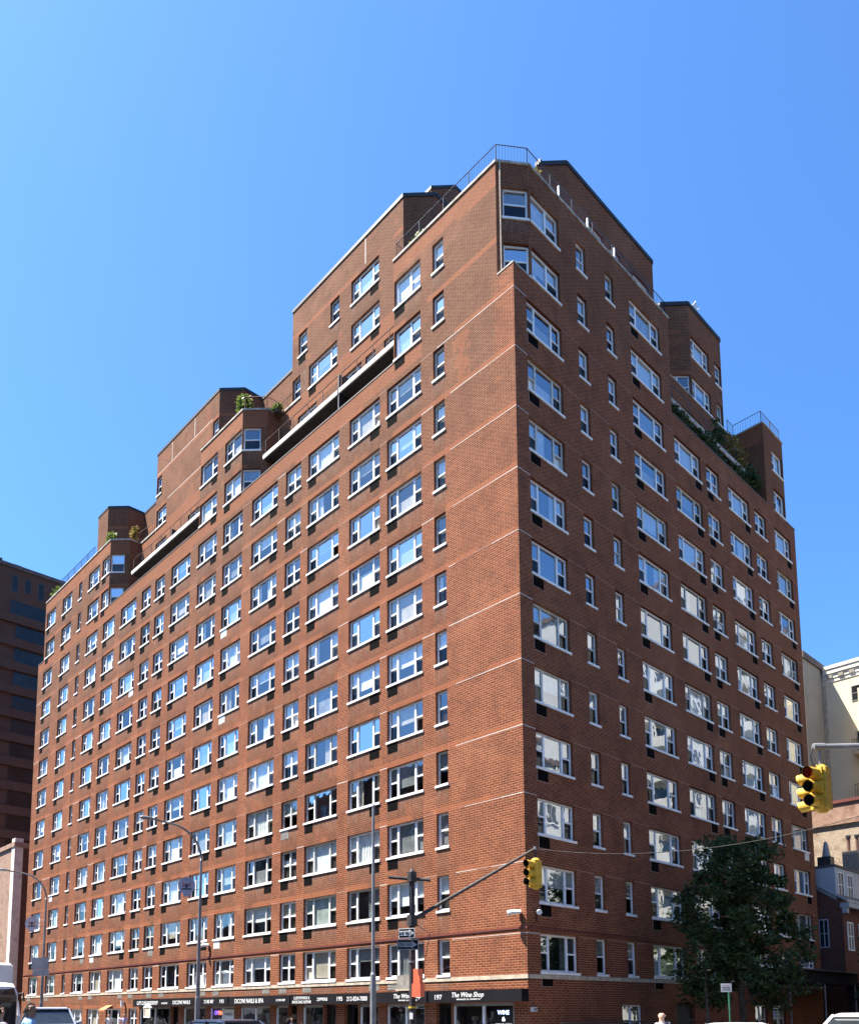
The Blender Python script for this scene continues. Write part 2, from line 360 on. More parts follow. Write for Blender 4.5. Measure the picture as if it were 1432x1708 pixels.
for i in range(9): b.box(5.4+i*1.15, 6.0+i*1.15, -8.6, -5.6, 0.2, g(5.7+i*1.15, -7)+0.02, 'marking')
for x in range(-110, 0, 8): b.box(x, x+3, -13.6, -13.45, 0.3, g(-5, -13.5)+0.012, 'marking'); b.box(x, x+3, -17.2, -17.05, 0.3, g(-5, -17)+0.012, 'marking')
o = b.build('road_marking'); o['kind'] = 'structure'

# ---------------------------------------------------------------- the red brick apartment building
HZ = lambda n: 2.75*n-0.523
WH = 1.50                                             # opening height
BL = thing('apartment_building', 'fourteen storey red brick corner apartment building with stepped roof terraces', 'building', (0, 0, 0.15))
windows = []                                          # (Frame, u0, u1, zhead, height, kind)
acs = []
def hole(F, u0, u1, zh, kind, h=WH, ac=None):
    windows.append((F, u0, u1, zh, h, kind))
    if ac: acs.append((F, u0, u1, zh-h, ac))
    return (u0, u1, zh-h, zh)
def wall_grid(mb, F, u0, u1, z0, z1, holes, k='brick', reveal=0.20, weather=True):
    us = sorted({u0, u1} | {v for h in holes for v in h[:2] if u0 < v < u1})
    zs = sorted({z0, z1} | {v for h in holes for v in h[2:] if z0 < v < z1})
    cols = {}
    for h in holes: cols.setdefault((round(h[0], 2), round(h[1], 2)), []).append(h)
    for a, c in zip(us, us[1:]):
        uc = (a+c)/2; hs = [h for h in holes if h[0] < uc < h[1]]
        run = []
        for e, f in zip(zs, zs[1:]):
            zc = (e+f)/2
            if any(h[2] < zc < h[3] for h in hs): continue
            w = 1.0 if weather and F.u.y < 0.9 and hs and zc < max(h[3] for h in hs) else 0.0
            mb.fquad(F, a, c, e, f, 0, k, w)
    for (a, c, e, f) in holes:
        r = -reveal
        mb.face([F.p(a, e, 0), F.p(c, e, 0), F.p(c, e, r), F.p(a, e, r)], k)
        mb.face([F.p(a, f, r), F.p(c, f, r), F.p(c, f, 0), F.p(a, f, 0)], k)
        mb.face([F.p(a, e, r), F.p(a, f, r), F.p(a, f, 0), F.p(a, e, 0)], k)
        mb.face([F.p(c, e, 0), F.p(c, f, 0), F.p(c, f, r), F.p(c, e, r)], k)
FL = Fr((0, 0, 0), (1, 0, 0)); FR = Fr((0, 0, 0), (0, 1, 0))
#   column: u0, u1, type, air-conditioner side
LC = [(-4.86, -4.14, 'N', None), (-8.10, -5.69, 'T', 'l'), (-11.03, -8.64, 'T', 'r'), (-14.63, -11.90, 'T', 'l'), (-16.78, -15.30, 'D', 'l'),
      (-20.32, -17.60, 'T', 'r'), (-23.67, -21.36, 'T', 'l'), (-26.85, -24.45, 'T', 'r'), (-30.55, -27.87, 'T', 'l'), (-32.96, -31.50, 'D', 'r'),
      (-35.10, -33.65, 'D', 'l'), (-38.66, -35.98, 'T', 'r'), (-41.95, -39.75, 'T', 'l'), (-45.30, -43.02, 'T', 'r'), (-47.33, -46.64, 'N', None),
      (-50.99, -48.80, 'T', 'l'), (-55.05, -52.85, 'T', 'l')]
RC = [(0.84, 3.34, 'T', 'l'), (4.65, 5.42, 'N', None), (7.04, 7.78, 'N', None), (9.20, 12.16, 'T', 'l'), (13.24, 16.08, 'T', 'r'), (16.72, 18.26, 'D', 'l'),
      (19.38, 22.10, 'T', 'r'), (22.82, 24.42, 'D', None), (25.66, 28.10, 'T', 'r')]
PAR = 33.6                                            # main parapet
XE = -56.4; YE = 28.93
wl = MB(); holes = []
for n in range(2, 13):
    for (a, c, k, ac) in LC: holes.append(hole(FL, a, c, HZ(n), k, WH, ac))
# ground floor of the avenue side: shop openings, doors, small windows  (u0,u1,kind)
SHOPS = [(-0.72, -3.98, 'shop2'), (-4.08, -4.98, 'door'), (-5.68, -8.13, 'shop2'), (-8.75, -10.05, 'shop'), (-10.17, -11.21, 'door'), (-11.86, -12.81, 'door'), (-12.9, -14.57, 'shop'),
         (-15.09, -15.82, 'door'), (-15.9, -17.0, 'shop'), (-17.56, -20.5, 'shop2'), (-21.2, -23.88, 'shop2'), (-24.37, -27.1, 'shop2'), (-27.78, -28.75, 'door'), (-28.85, -33.2, 'shop2')]
for (c, a, k) in SHOPS: holes.append((a, c, 0.18, 2.28))
GW = [(-34.9, -33.6, 'D'), (-38.66, -36.2, 'T'), (-42.1, -39.85, 'T'), (-45.3, -43.0, 'T'), (-50.9, -48.8, 'T'), (-55.0, -52.85, 'T')]
for (a, c, k) in GW: holes.append(hole(FL, a, c, 2.2, k, 1.35))
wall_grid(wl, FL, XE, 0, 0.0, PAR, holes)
wr = MB(); holes = []
for n in range(2, 13):
    for i, (a, c, k, ac) in enumerate(RC):
        if n == 2 and i in (4, 5): holes.append(hole(FR, a, c, HZ(n), k, 1.5, ac)); continue
        if n == 2 and i >= 6: holes.append(hole(FR, a, c, 5.12, k, 0.72)); continue
        holes.append(hole(FR, a, c, HZ(n), k, WH, ac))
for (a, c, k) in ((6.45, 8.1, 'D'), (19.4, 20.9, 'D'), (21.6, 23.3, 'D')): holes.append(hole(FR, a, c, 2.2, k, 1.5))
holes.append((11.05, 12.8, 0.18, 2.3))
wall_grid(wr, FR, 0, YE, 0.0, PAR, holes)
FB1 = Fr((0, YE, 0), (-1, 0, 0)); FB2 = Fr((XE, YE, 0), (0, -1, 0))
wr.fquad(FB1, 0, -XE, 0, PAR, 0, 'brick'); wl.fquad(FB2, 0, YE, 0, PAR, 0, 'brick')
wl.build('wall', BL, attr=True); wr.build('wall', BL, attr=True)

# --- upper storeys, as outlines walked left to right along the street
def outline(mb, pts, z0, z1, segs, k='brick', close=True, roof=None, roofmb=None, zc=None):
    frames = []
    for i in range(len(pts)-(0 if close else 1)):
        p, q = pts[i], pts[(i+1) % len(pts)]
        F = Fr((p[0], p[1], 0), (q[0]-p[0], q[1]-p[1], 0)); L = math.hypot(q[0]-p[0], q[1]-p[1])
        hs = [hole(F, *h) for h in segs.get(i, [])]
        wall_grid(mb, F, 0, L, (zc or {}).get(i, z0), z1, hs, k); frames.append((F, L))
    if roof is not None: roofmb.face([(p[0], p[1], roof) for p in pts], 'roof')
    return frames
T1 = 39.12
up1 = MB(); rf = MB()
P1 = [(-55.1, 28.5), (-55.1, 0.0), (-41.1, 0.0), (-40.0, 1.1), (-40.0, 2.0), (-26.8, 2.0), (-26.8, 0.0), (-21.6, 0.0), (-20.5, 1.1), (-20.5, 2.0), (-7.6, 2.0), (-7.6, 0.0),
      (-0.9, 0.0), (0.0, 1.2), (0.0, 13.1), (-2.0, 13.1), (-2.0, 24.75), (0.0, 24.75), (0.0, 27.65), (-1.3, 28.5)]
def two(u0, u1, k, ac=None): return [(u0, u1, HZ(13), k, WH, ac), (u0, u1, HZ(14), k, WH, ac)]
def offs(x0, lst): return [h for (a, c, k, ac) in lst for h in two(a-x0, c-x0, k, ac)]
segs = {
    1: offs(-55.1, [(-54.75, -52.55, 'T', 'l'), (-50.99, -48.8, 'T', 'l'), (-47.33, -46.64, 'N', None), (-45.30, -43.02, 'T', 'r'), (-42.55, -41.16, 'DF', 'l')]),
    2: two(0.06, 1.15, 'N'),
    4: [(-40-0+40+7.7, 9.5, HZ(14), 'D', WH, None), (2.6, 4.4, HZ(14), 'T', WH, None), (10.6, 12.0, HZ(13), 'D', WH, None)],
    6: offs(-26.8, [(-26.74, -24.55, 'FT', 'r'), (-23.65, -21.66, 'DF', 'l')]),
    7: two(0.06, 1.15, 'N'),
    9: [(1.95, 3.85, HZ(14), 'D', WH, None), (6.3, 8.0, HZ(14), 'T', WH, None), (8.35, 9.2, HZ(14), 'N', WH, None), (9.9, 10.8, HZ(14), 'N', WH, None), (11.3, 12.6, HZ(14), 'D', WH, None)],
    11: offs(-7.6, [(-7.54, -5.69, 'FD', 'l'), (-4.86, -4.14, 'N', None)]),
    12: two(0.30, 1.44, 'N'),
    13: offs(1.2, [(1.28, 3.32, 'FD', None), (4.65, 5.42, 'N', None), (7.04, 7.78, 'N', None), (9.20, 12.16, 'T', 'l')]),
    15: [(2.0, 3.6, HZ(14), 'D', WH, None), (5.0, 7.4, HZ(14), 'T', WH, None)],
    17: offs(24.75, [(25.88, 27.55, 'DF', None)]),
}
outline(up1, P1, 32.9, T1, segs, roof=38.6, roofmb=rf, zc={1: PAR, 6: PAR, 11: PAR, 13: PAR, 17: PAR})
T2 = 45.55
P2 = [(-48.9, 16.0), (-48.9, 2.0), (-46.8, 2.0), (-45.55, 3.25), (-45.55, 4.7), (-37.55, 4.7), (-37.55, 2.0), (-28.1, 2.0), (-26.85, 3.25), (-26.85, 4.7), (-19.22, 4.7), (-19.22, 2.0),
      (-9.03, 2.0), (-7.8, 3.23), (-7.8, 17.0), (-3.3, 17.0), (-3.1, 5.9), (-2.0, 7.0), (-2.0, 15.35), (-5.0, 15.35), (-5.0, 18.3), (-3.2, 18.3), (-2.0, 19.5), (-2.0, 23.65), (-14.0, 23.65), (-14.0, 16.0)]
z15, z16 = HZ(15), HZ(16)
segs = {
    4: [(2.0, 3.6, z15, 'D', WH, None)],
    6: [(0.06, 0.84, z16, 'N', WH, None), (0.12, 1.75, z15, 'D', WH, None), (8.62, 9.42, z16, 'N', WH, None)],
    7: [(0.35, 1.3, z15, 'N', WH, None)],
    11: [(5.8, 8.2, z16, 'T', WH, 'r'), (3.85, 4.7, z16, 'N', WH, None), (0.65, 1.55, z16, 'N', WH, 'l'), (5.8, 8.25, z15, 'T', WH, 'r'), (1.75, 4.5, z15, 'T', WH, 'l'), (0.06, 0.9, z15, 'N', WH, None)],
    12: [(0.4, 1.45, z15, 'D', WH, None)],
    17: [(1.55, 3.2, z16, 'D', WH, None), (3.8, 4.85, z16, 'D', WH, None), (6.15, 7.85, z16, 'D', WH, None)],
    21: [(0.1, 1.6, z15, 'D', WH, None)],
    22: [(0.12, 2.45, z16, 'T', 1.45, None), (0.1, 2.5, z15, 'T', WH, None), (3.25, 4.08, z16, 'N', WH, None), (3.25, 4.08, z15, 'N', WH, None)],
}
outline(up1, P2, 38.5, T2, segs, roof=45.3, roofmb=rf, zc={1: T1, 6: T1, 11: T1, 17: T1, 22: T1})
PB = [(-15.0, 11.0), (-15.0, 6.0), (-10.9, 6.0), (-9.9, 7.0), (-9.9, 11.0)]
outline(up1, PB, 45.2, 50.6, {}, roof=50.4, roofmb=rf)
PB = [(-40.0, 24.0), (-40.0, 14.0), (-34.0, 14.0), (-34.0, 24.0)]
outline(up1, PB, 45.2, 49.0, {}, roof=48.8, roofmb=rf)
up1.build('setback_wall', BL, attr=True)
rf.face([(XE, 0, 32.9), (0, 0, 32.9), (0, YE, 32.9), (XE, YE, 32.9)], 'roof')
rf.build('roof', BL)

# --- copings, flashings, bands
def coping(mb, pts, z0, z1, k, out=0.05, inn=0.30, close=False):
    for i in range(len(pts)-(0 if close else 1)):
        p, q = pts[i], pts[(i+1) % len(pts)]
        F = Fr((p[0], p[1], 0), (q[0]-p[0], q[1]-p[1], 0)); L = math.hypot(q[0]-p[0], q[1]-p[1])
        j = 0.0015*i
        mb.fbox(F, -out*0.4, L+out*0.4, z0-j, z1+j, -inn, out+j, k)
def cop(pts, z0, z1, k, *a):
    b = MB(); coping(b, pts, z0, z1, k, *a); b.build('roof_flashing' if k in ('flash', 'darkcop') else 'coping', BL)
cop([(-55.1, 0), (-41.1, 0), (-40.0, 1.1), (-40.0, 2), (-37.6, 2)], T1, T1+0.11, 'coping')
cop([(-26.8, 0), (-21.6, 0), (-20.5, 1.1), (-20.5, 2), (-19.2, 2)], T1, T1+0.11, 'coping')
cop([(-7.6, 0), (-0.9, 0), (0, 1.2), (0, 13.1)], T1, T1+0.11, 'coping')
cop([(-2, 13.1), (-2, 24.75), (0, 24.75), (0, 27.65), (-1.3, 28.5)], T1, T1+0.08, 'coping')
cop([(XE, 0), (-55.12, 0)], PAR, PAR+0.07, 'darkcop', 0.02, 0.28)
cop([(-41.06, 0), (-26.82, 0)], PAR, PAR+0.07, 'darkcop', 0.02, 0.28)
cop([(-21.56, 0), (-7.62, 0)], PAR, PAR+0.07, 'darkcop', 0.02, 0.28)
cop([(0, 13.12), (0, 24.73)], PAR, PAR+0.07, 'darkcop', 0.02, 0.28)
cop([(0, 27.67), (0, YE)], PAR, PAR+0.07, 'darkcop', 0.02, 0.28)
cop([(-0.88, 0), (0, 0), (0, 1.18)], PAR, PAR+0.07, 'coping', 0.02, 0.22)
cop(P2, T2-0.13, T2+0.05, 'flash', 0.03, 0.25, True)
cop([(-15.0, 11.0), (-15.0, 6.0), (-10.9, 6.0), (-9.9, 7.0), (-9.9, 11.0)], 50.45, 50.65, 'flash', 0.03, 0.25)
b = MB()
def between(cols, lo, hi):
    cs = sorted(cols); e = lo; out = []
    for a, c in cs: out.append((e, a)); e = c
    out.append((e, hi)); return out
LW = [(c[0], c[1]) for c in LC]; RW = [(c[0], c[1]) for c in RC]
b.fbox(FL, XE, 0.03, 3.20, 3.36, -0.05, 0.03, 'stone'); b.fbox(FR, 0, YE, 3.20, 3.36, -0.05, 0.03, 'stone')
b.build('stone_band', BL)
b = MB(); b.fbox(FL, XE, 0.05, 5.13, 5.21, -0.05, 0.04, 'redpaint'); b.fbox(FR, 0, YE, 5.13, 5.21, -0.05, 0.04, 'redpaint'); b.build('painted_ledge', BL)
b = MB()
jr = random.Random(3)
for n in range(2, 13):
    z = HZ(n)+(0.02 if n > 2 else -0.03)
    u = -4.6 if n == 12 else -4.1 + jr.uniform(0, 0.5)
    while u < -0.02:
        w = min(jr.uniform(0.35, 1.3), 0.004-u); th = jr.uniform(0.018, 0.032)
        b.fbox(FL, u, u+w-0.004, z, z+th, -0.02, 0.004, 'joint' if jr.random() < 0.85 else 'pinkjoint'); u += w
    for a, c in between(LW, XE, 0)[:-1]:
        if c-a < 0.3: continue
        b.fbox(FL, a+0.02, c-0.02, z, z+0.03, -0.02, 0.004, 'joint' if jr.random() < (0.35 if a > -18 else 0.12) else 'pinkjoint')
    for a, c in between(RW, 0, YE):
        b.fbox(FR, a+0.03, c-0.03, z, z+0.03, -0.02, 0.004, 'pinkjoint' if a > 0.5 else 'joint')
F2 = Fr((0, 2.0, 0), (1, 0, 0))
for (u, z0, z1) in ((-12.2, 43.75, 45.35), (-31.6, 43.8, 45.3), (-35.1, 43.8, 45.3)): b.fbox(F2, u, u+0.05, z0, z1, -0.02, 0.004, 'joint')
for (u0, u1, z) in ((-37.4, -29.0, 43.72), (-35.6, -28.2, 40.95)): b.fbox(F2, u0, u1, z, z+0.04, -0.02, 0.004, 'joint')
b.build('expansion_joint', BL)

# --- floor 14 balconies with dark soffits, railings
def railing(name, pts, z0, h, k, step=0.14, post=1.6, rr=0.022, pick=0.008, parent=BL):
    b = MB()
    b.tube([(p[0], p[1], z0+h) for p in pts], rr, k, 6)
    b.tube([(p[0], p[1], z0+0.1) for p in pts], rr*0.7, k, 6)
    for p, q in zip(pts, pts[1:]):
        L = math.hypot(q[0]-p[0], q[1]-p[1]); n = max(1, round(L/post))
        for i in range(n+1):
            t = i/n; x = p[0]+(q[0]-p[0])*t; y = p[1]+(q[1]-p[1])*t
            b.tube([(x, y, z0), (x, y, z0+h)], rr, k, 6)
        if step:
            m = int(L/step)
            for i in range(1, m):
                t = i/m; x = p[0]+(q[0]-p[0])*t; y = p[1]+(q[1]-p[1])*t
                b.tube([(x, y, z0+0.1), (x, y, z0+h)], pick, k, 4, False)
    return b.build(name, parent)
for (x0, x1) in ((-39.0, -26.86), (-20.55, -13.2), (-13.05, -7.66)):
    b = MB(); zt = 35.98
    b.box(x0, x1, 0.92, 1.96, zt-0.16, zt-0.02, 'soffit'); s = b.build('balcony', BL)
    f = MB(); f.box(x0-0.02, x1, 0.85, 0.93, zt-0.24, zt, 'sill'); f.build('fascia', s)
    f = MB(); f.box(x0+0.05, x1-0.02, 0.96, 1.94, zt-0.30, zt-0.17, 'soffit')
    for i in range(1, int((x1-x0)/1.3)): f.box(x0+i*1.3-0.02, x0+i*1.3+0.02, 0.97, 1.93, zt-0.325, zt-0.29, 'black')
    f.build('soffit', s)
    railing('railing', [(x0+0.05, 1.0), (x1-0.05, 1.0)], zt, 1.0, 'rust', 0, 1.5, 0.026)
b = MB(); b.box(-13.19, -13.1, 0.9, 1.95, 33.7, 36.9, 'black'); b.build('divider_screen', BL)
b = MB(); b.box(-13.16, -13.09, 1.2, 1.98, 35.99, 37.0, 'black'); b.build('divider_screen', BL)
b = MB(); b.box(-33.2, -33.1, 1.2, 1.98, 35.99, 37.0, 'black'); b.build('divider_screen', BL)
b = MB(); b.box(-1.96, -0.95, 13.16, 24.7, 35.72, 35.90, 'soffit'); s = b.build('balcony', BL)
f = MB(); f.box(-0.96, -0.88, 13.16, 24.7, 35.68, 35.96, 'coping'); f.build('fascia', s)
railing('railing', [(-1.0, 13.2), (-1.0, 24.7)], 35.95, 1.0, 'iron', 0, 2.0, 0.018)
railing('railing', [(-7.5, 2.0), (-7.5, 0.12), (-0.95, 0.12), (-0.12, 1.25), (-0.12, 13.0), (-1.9, 13.0)], T1+0.11, 0.92, 'iron')
railing('railing', [(-51.9, 0.15), (-44.6, 0.15)], T1+0.11, 0.95, 'iron')
railing('railing', [(-40.1, 1.9), (-38.0, 2.15)], T1+0.11, 0.9, 'rust', 0.3)
railing('railing', [(-21.6, 0.15), (-20.65, 1.15), (-20.6, 2.12), (-19.3, 2.12)], T1+0.11, 0.9, 'rust', 0.25)
railing('railing', [(-1.95, 24.0), (-1.95, 24.82), (-0.12, 24.82), (-0.12, 27.55)], T1+0.08, 0.85, 'iron', 0.16)
# white rail posts in front of the penthouse and a pale gooseneck pipe
b = MB()
for v in (3.6, 5.9, 8.2): b.box(-0.2, -0.13, v, v+0.09, T1+0.1, T1+0.98, 'white')
b.build('rail_post', BL)
b = MB(); b.tube([(-0.755, 0.125, T1-0.05), (-0.755, 0.125, 33.7)], 0.03, 'stone', 6)
b.build('downpipe', BL)

# --- windows
def bars(kind, w):
    if kind == 'T':
        return [0, 0.255*w, 0.745*w, w], ['h', 'f', 'h']
    if kind == 'D': return [0, 0.5*w, w], ['h', 'h']
    if kind == 'DF': return [0, 0.40*w, w], ['h', 'f']
    if kind == 'FD': return [0, 0.58*w, w], ['f', 'h']
    if kind == 'FT': return [0, 0.62*w, w], ['f', 'h']
    return [0, w], ['h']
def frame_geo(mb, F, u0, u1, z0, z1, kind, rr):
    t, d0, d1 = 0.085, -0.21, -0.135
    fk = 'offwhite' if rr.random() < 0.14 else 'white'
    w = u1-u0; xs, ks = bars(kind, w)
    tl = 0.16 if kind in ('FT', 'FD') and w < 2.3 and w > 1.7 else t
    tr_ = 0.16 if kind == 'DF' else t
    mb.fbox(F, u0, u0+tl, z0, z1, d0, d1, fk); mb.fbox(F, u1-tr_, u1, z0, z1, d0, d1, fk)
    mb.fbox(F, u0+tl, u1-tr_, z0, z0+t, d0, d1, fk); mb.fbox(F, u0+tl, u1-tr_, z1-t, z1, d0, d1, fk)
    for x in xs[1:-1]: mb.fbox(F, u0+x-0.055, u0+x+0.055, z0+t, z1-t, d0, d1+0.004, fk)
    zm = z0+(z1-z0)*(0.5+rr.uniform(-0.015, 0.02))
    for i, k in enumerate(ks):
        if k == 'h':
            a = u0+xs[i]+(tl if i == 0 else 0.055); c = u0+xs[i+1]-(tr_ if i == len(ks)-1 else 0.055)
            mb.fbox(F, a, c, zm-0.035, zm+0.035, d0+0.01, d1-0.01, fk)
    return xs, ks, zm
def glass_geo(mb, F, u0, u1, z0, z1, xs, ks, zm, rr):
    gk = 'glass' if F.u.y > 0.9 else ('skyglass' if rr.random() < (0.32 if z1 > 17 else 0.10) else 'clearglass')
    for i, k in enumerate(ks):
        a, c = u0+xs[i]+0.03, u0+xs[i+1]-0.03
        # every pane leans by a hair, as old sashes do
        def pane(e, f, d, m):
            j = [rr.uniform(-0.010, 0.010) for _ in range(2)]
            mb.face([F.p(a, e, d+j[0]), F.p(c, e, d+j[1]), F.p(c, f, d-j[0]), F.p(a, f, d-j[1])], m)
        if k == 'f': pane(z0+0.03, z1-0.03, -0.172, gk)
        else:
            pane(zm, z1-0.03, -0.166, gk)
            if rr.random() < 0.05: pane(zm, z1-0.03, -0.19, 'screen'); continue
            pane(z0+0.03, zm, -0.182, 'screen' if rr.random() < 0.93 else gk)
def sill_geo(mb, F, u0, u1, z0):
    mb.fbox(F, u0-0.05, u1+0.05, z0-0.10, z0-0.001, -0.19, 0.055, 'sill')
def curtain_geo(mb, F, u0, u1, z0, z1, rr, low):
    r = rr.random(); d = -0.235
    if r < (0.10 if (u1-u0) > 1 else 0.05): return False
    k = rr.choice(['sheer', 'sheer', 'sheer', 'sheer', 'beige', 'grey', 'green'] if low else ['sheer', 'sheer', 'sheer', 'beige', 'grey'])
    w = u1-u0
    if r < 0.48:                                         # blind pulled part of the way
        zb = z0+(z1-z0)*rr.choice([0.3, 0.45, 0.55, 0.0, 0.1]); mb.fquad(F, u0, u1, zb, z1, d, k)
        if rr.random() < 0.35: mb.fquad(F, u0, u0+w*0.3, z0, zb, d-0.01, 'sheer')
    elif r < 0.88:                                       # pleated drapes, maybe open in the middle
        n = max(4, int(w/0.10)); gap = rr.choice([0, 0, 0.25, 0.4]); c0 = rr.uniform(0.35, 0.65)
        for i in range(n):
            t = (i+0.5)/n
            if abs(t-c0) < gap/2: continue
            a, c = u0+w*i/n, u0+w*(i+1)/n
            da, dc = (d, d-0.04) if i % 2 else (d-0.04, d)
            mb.face([F.p(a, z0, da), F.p(c, z0, dc), F.p(c, z1, dc), F.p(a, z1, da)], k)
    else:
        zb = z0+(z1-z0)*rr.uniform(0.45, 0.7); mb.fquad(F, u0, u1, z0, zb, d, k)
    return True
def area(w):
    F, u0, u1, zh, h, k = w
    q = [proj(F.p(u, z)) for u, z in ((u0, zh-h), (u1, zh-h), (u1, zh), (u0, zh))]
    return abs(sum(q[i][0]*q[(i+1) % 4][1]-q[(i+1) % 4][0]*q[i][1] for i in range(4)))/2
order = sorted(range(len(windows)), key=lambda i: -area(windows[i]))
big = set(order[:100])
rest = MB(); room = MB(); cache = {}
for i, (F, u0, u1, zh, h, k) in enumerate(windows):
    rr = random.Random(1000+i); z0, z1 = zh-h, zh
    room.fquad(F, u0-0.25, u1+0.25, z0-0.25, z1+0.25, -0.75, 'room')
    room.face([F.p(u0, z0, -0.2), F.p(u1, z0, -0.2), F.p(u1, z0-0.25, -0.75), F.p(u0, z0-0.25, -0.75)], 'room')
    low = z1 < 17
    if i in big:
        fb = MB(); xs, ks, zm = frame_geo(fb, F, u0, u1, z0, z1, k, rr); fo = fb.build('window', BL)
        gb = MB(); glass_geo(gb, F, u0, u1, z0, z1, xs, ks, zm, rr); gb.build('glass', fo)
        sb = MB(); sill_geo(sb, F, u0, u1, z0); sb.build('sill', fo)
        cb = MB()
        if curtain_geo(cb, F, u0, u1, z0, z1, rr, low): cb.build('curtain', fo)
    else:
        xs, ks, zm = frame_geo(rest, F, u0, u1, z0, z1, k, rr); glass_geo(rest, F, u0, u1, z0, z1, xs, ks, zm, rr)
        sill_geo(rest, F, u0, u1, z0); curtain_geo(rest, F, u0, u1, z0, z1, rr, low)
o = rest.build('window', BL); o['kind'] = 'stuff'
# --- air conditioner sleeves under the sills
def ac_geo(mb, F, u0, u1, z0, side, rr, i):
    w, h = 0.70, 0.46
    a = u0+0.03 if side == 'l' else u1-0.03-w
    r = rr.random(); k = 'ac' if r < 0.95 else ('acgrey' if r < 0.98 else 'acwhite')
    if F is FL and z0 < 4: k = 'acgrey'
    zt = z0-0.11
    mb.fbox(F, a, a+w, zt-h, zt, -0.1, 0.008, k)
    for j in range(5): mb.fbox(F, a+0.04, a+w-0.04, zt-h+0.05+j*0.075, zt-h+0.075+j*0.075, 0.0, 0.014, k)
    if F.u.y > 0.9:
        mb.fbox(F, a-0.03, a, zt-h-0.03, zt, -0.05, 0.02, 'pinkjoint'); mb.fbox(F, a, a+w+0.06, zt-h-0.03, zt-h, -0.05, 0.02, 'pinkjoint')
aa = sorted(range(len(acs)), key=lambda i: proj(acs[i][0].p(acs[i][1], acs[i][3]))[2])
bigac = set(aa[:100]); rest = MB()
for i, (F, u0, u1, z0, side) in enumerate(acs):
    rr = random.Random(500+i)
    if i in bigac: b = MB(); ac_geo(b, F, u0, u1, z0, side, rr, i); b.build('air_conditioner', BL)
    else: ac_geo(rest, F, u0, u1, z0, side, rr, i)
o = rest.build('air_conditioner', BL); o['kind'] = 'stuff'

# --- shopfronts
FA = FL
for (c, a, k) in SHOPS:
    fb = MB(); t = 0.07
    room.fquad(FL, a-0.3, c+0.3, 0.0, 2.5, -2.2, 'room')
    room.fbox(FL, a, c, 0.10, 0.17, -2.2, -0.17, 'room')
    if k == 'door':
        fb.fbox(FL, a, a+t, 0.18, 2.28, -0.6, -0.5, 'black'); fb.fbox(FL, c-t, c, 0.18, 2.28, -0.6, -0.5, 'black'); fb.fbox(FL, a+t, c-t, 2.1, 2.28, -0.6, -0.5, 'black'); fb.fbox(FL, a+t, c-t, 0.18, 0.5, -0.6, -0.5, 'black')
        fo = fb.build('shop_door', BL)
        gb = MB(); gb.fquad(FL, a+t, c-t, 0.5, 2.1, -0.55, 'shopglass'); gb.build('glass', fo)
    else:
        xs = [a, c] if k == 'shop' else [a, (a+c)/2, c]
        fb.fbox(FL, a, c, 0.18, 0.55, -0.16, -0.06, 'galv'); fb.fbox(FL, a, c, 2.16, 2.28, -0.16, -0.06, 'galv')
        for x in (a, c-t): fb.fbox(FL, x, x+t, 0.55, 2.16, -0.16, -0.06, 'white')
        for x in xs[1:-1]: fb.fbox(FL, x-0.05, x+0.05, 0.55, 2.16, -0.16, -0.058, 'white')
        fo = fb.build('shop_window', BL)
        gb = MB(); gb.fquad(FL, a+t, c-t, 0.55, 2.16, -0.11, 'shopglass'); gb.build('glass', fo)
        db = MB(); rr = random.Random(int(-a*100))
        for j in range(int((c-a)*5)):
            x = rr.uniform(a+0.2, c-0.3); z = rr.uniform(0.6, 1.8); db.fbox(FL, x, x+rr.uniform(0.08, 0.25), z, z+rr.uniform(0.1, 0.35), -0.9, -0.6, rr.choice(['sheer', 'beige', 'grey', 'black', 'redpaint', 'green', 'acgrey']))
        db.build('window_display', fo)
room.fquad(FR, 11.0, 12.9, 0.0, 2.5, -0.5, 'room')
b = MB(); b.fbox(FR, 11.1, 12.75, 0.18, 2.25, -0.3, -0.2, 'room'); b.build('service_door', BL)
room.build('interior', BL)

# ---------------------------------------------------------------- foliage
def leaf_blob(mb, c, r, n, size, k, rr, squash=1.0, shell=0.35):
    c = Vector(c)
    for _ in range(n):
        d = Vector((rr.gauss(0, 1), rr.gauss(0, 1), rr.gauss(0, 1))).normalized()
        p = c+Vector((d.x*r[0], d.y*r[1], d.z*r[2]))*(rr.random()**shell)
        a = Vector((rr.gauss(0, 1), rr.gauss(0, 1), rr.gauss(0, 0.6))).normalized(); b_ = a.cross(Vector((rr.gauss(0, 1), rr.gauss(0, 1), rr.gauss(0, 1)))).normalized()
        s = size*rr.uniform(0.6, 1.3)
        mb.face([p-a*s*0.9, p+b_*s*0.45-a*0.1*s, p+a*s*0.9, p-b_*s*0.45-a*0.1*s], k)
def terrace_plant(loc, r, n, label, k='leafl', size=0.16, pot=True, clumps=4):
    t = thing('terrace_plant', label, 'plant', loc, 'plants on the roof terraces'); rr = random.Random(int(loc[0]*37+loc[1]*11)); x, y, z = loc
    m = MB()
    for i in range(clumps):
        o = Vector((rr.uniform(-.6, .6)*r[0], rr.uniform(-.6, .6)*r[1], r[2]*(0.7+rr.uniform(-0.2, 0.7))))
        leaf_blob(m, Vector(loc)+o, [v*rr.uniform(0.45, 0.7) for v in r], n//clumps, size, k, rr)
    m.build('foliage', t)
    m = MB(); m.tube([(x, y, z), (x, y, z+r[2])], [0.04, 0.02], 'bark', 5); m.build('stem', t)
    if pot:
        m = MB(); m.tube([(x, y, z), (x, y, z+0.4)], [0.22, 0.28], 'darkcop', 10); m.build('pot', t)
terrace_plant((-6.4, 0.7, 39.0), (1.1, .35, .75), 500, 'leafy green shrub at the left end of the top corner terrace', clumps=5)
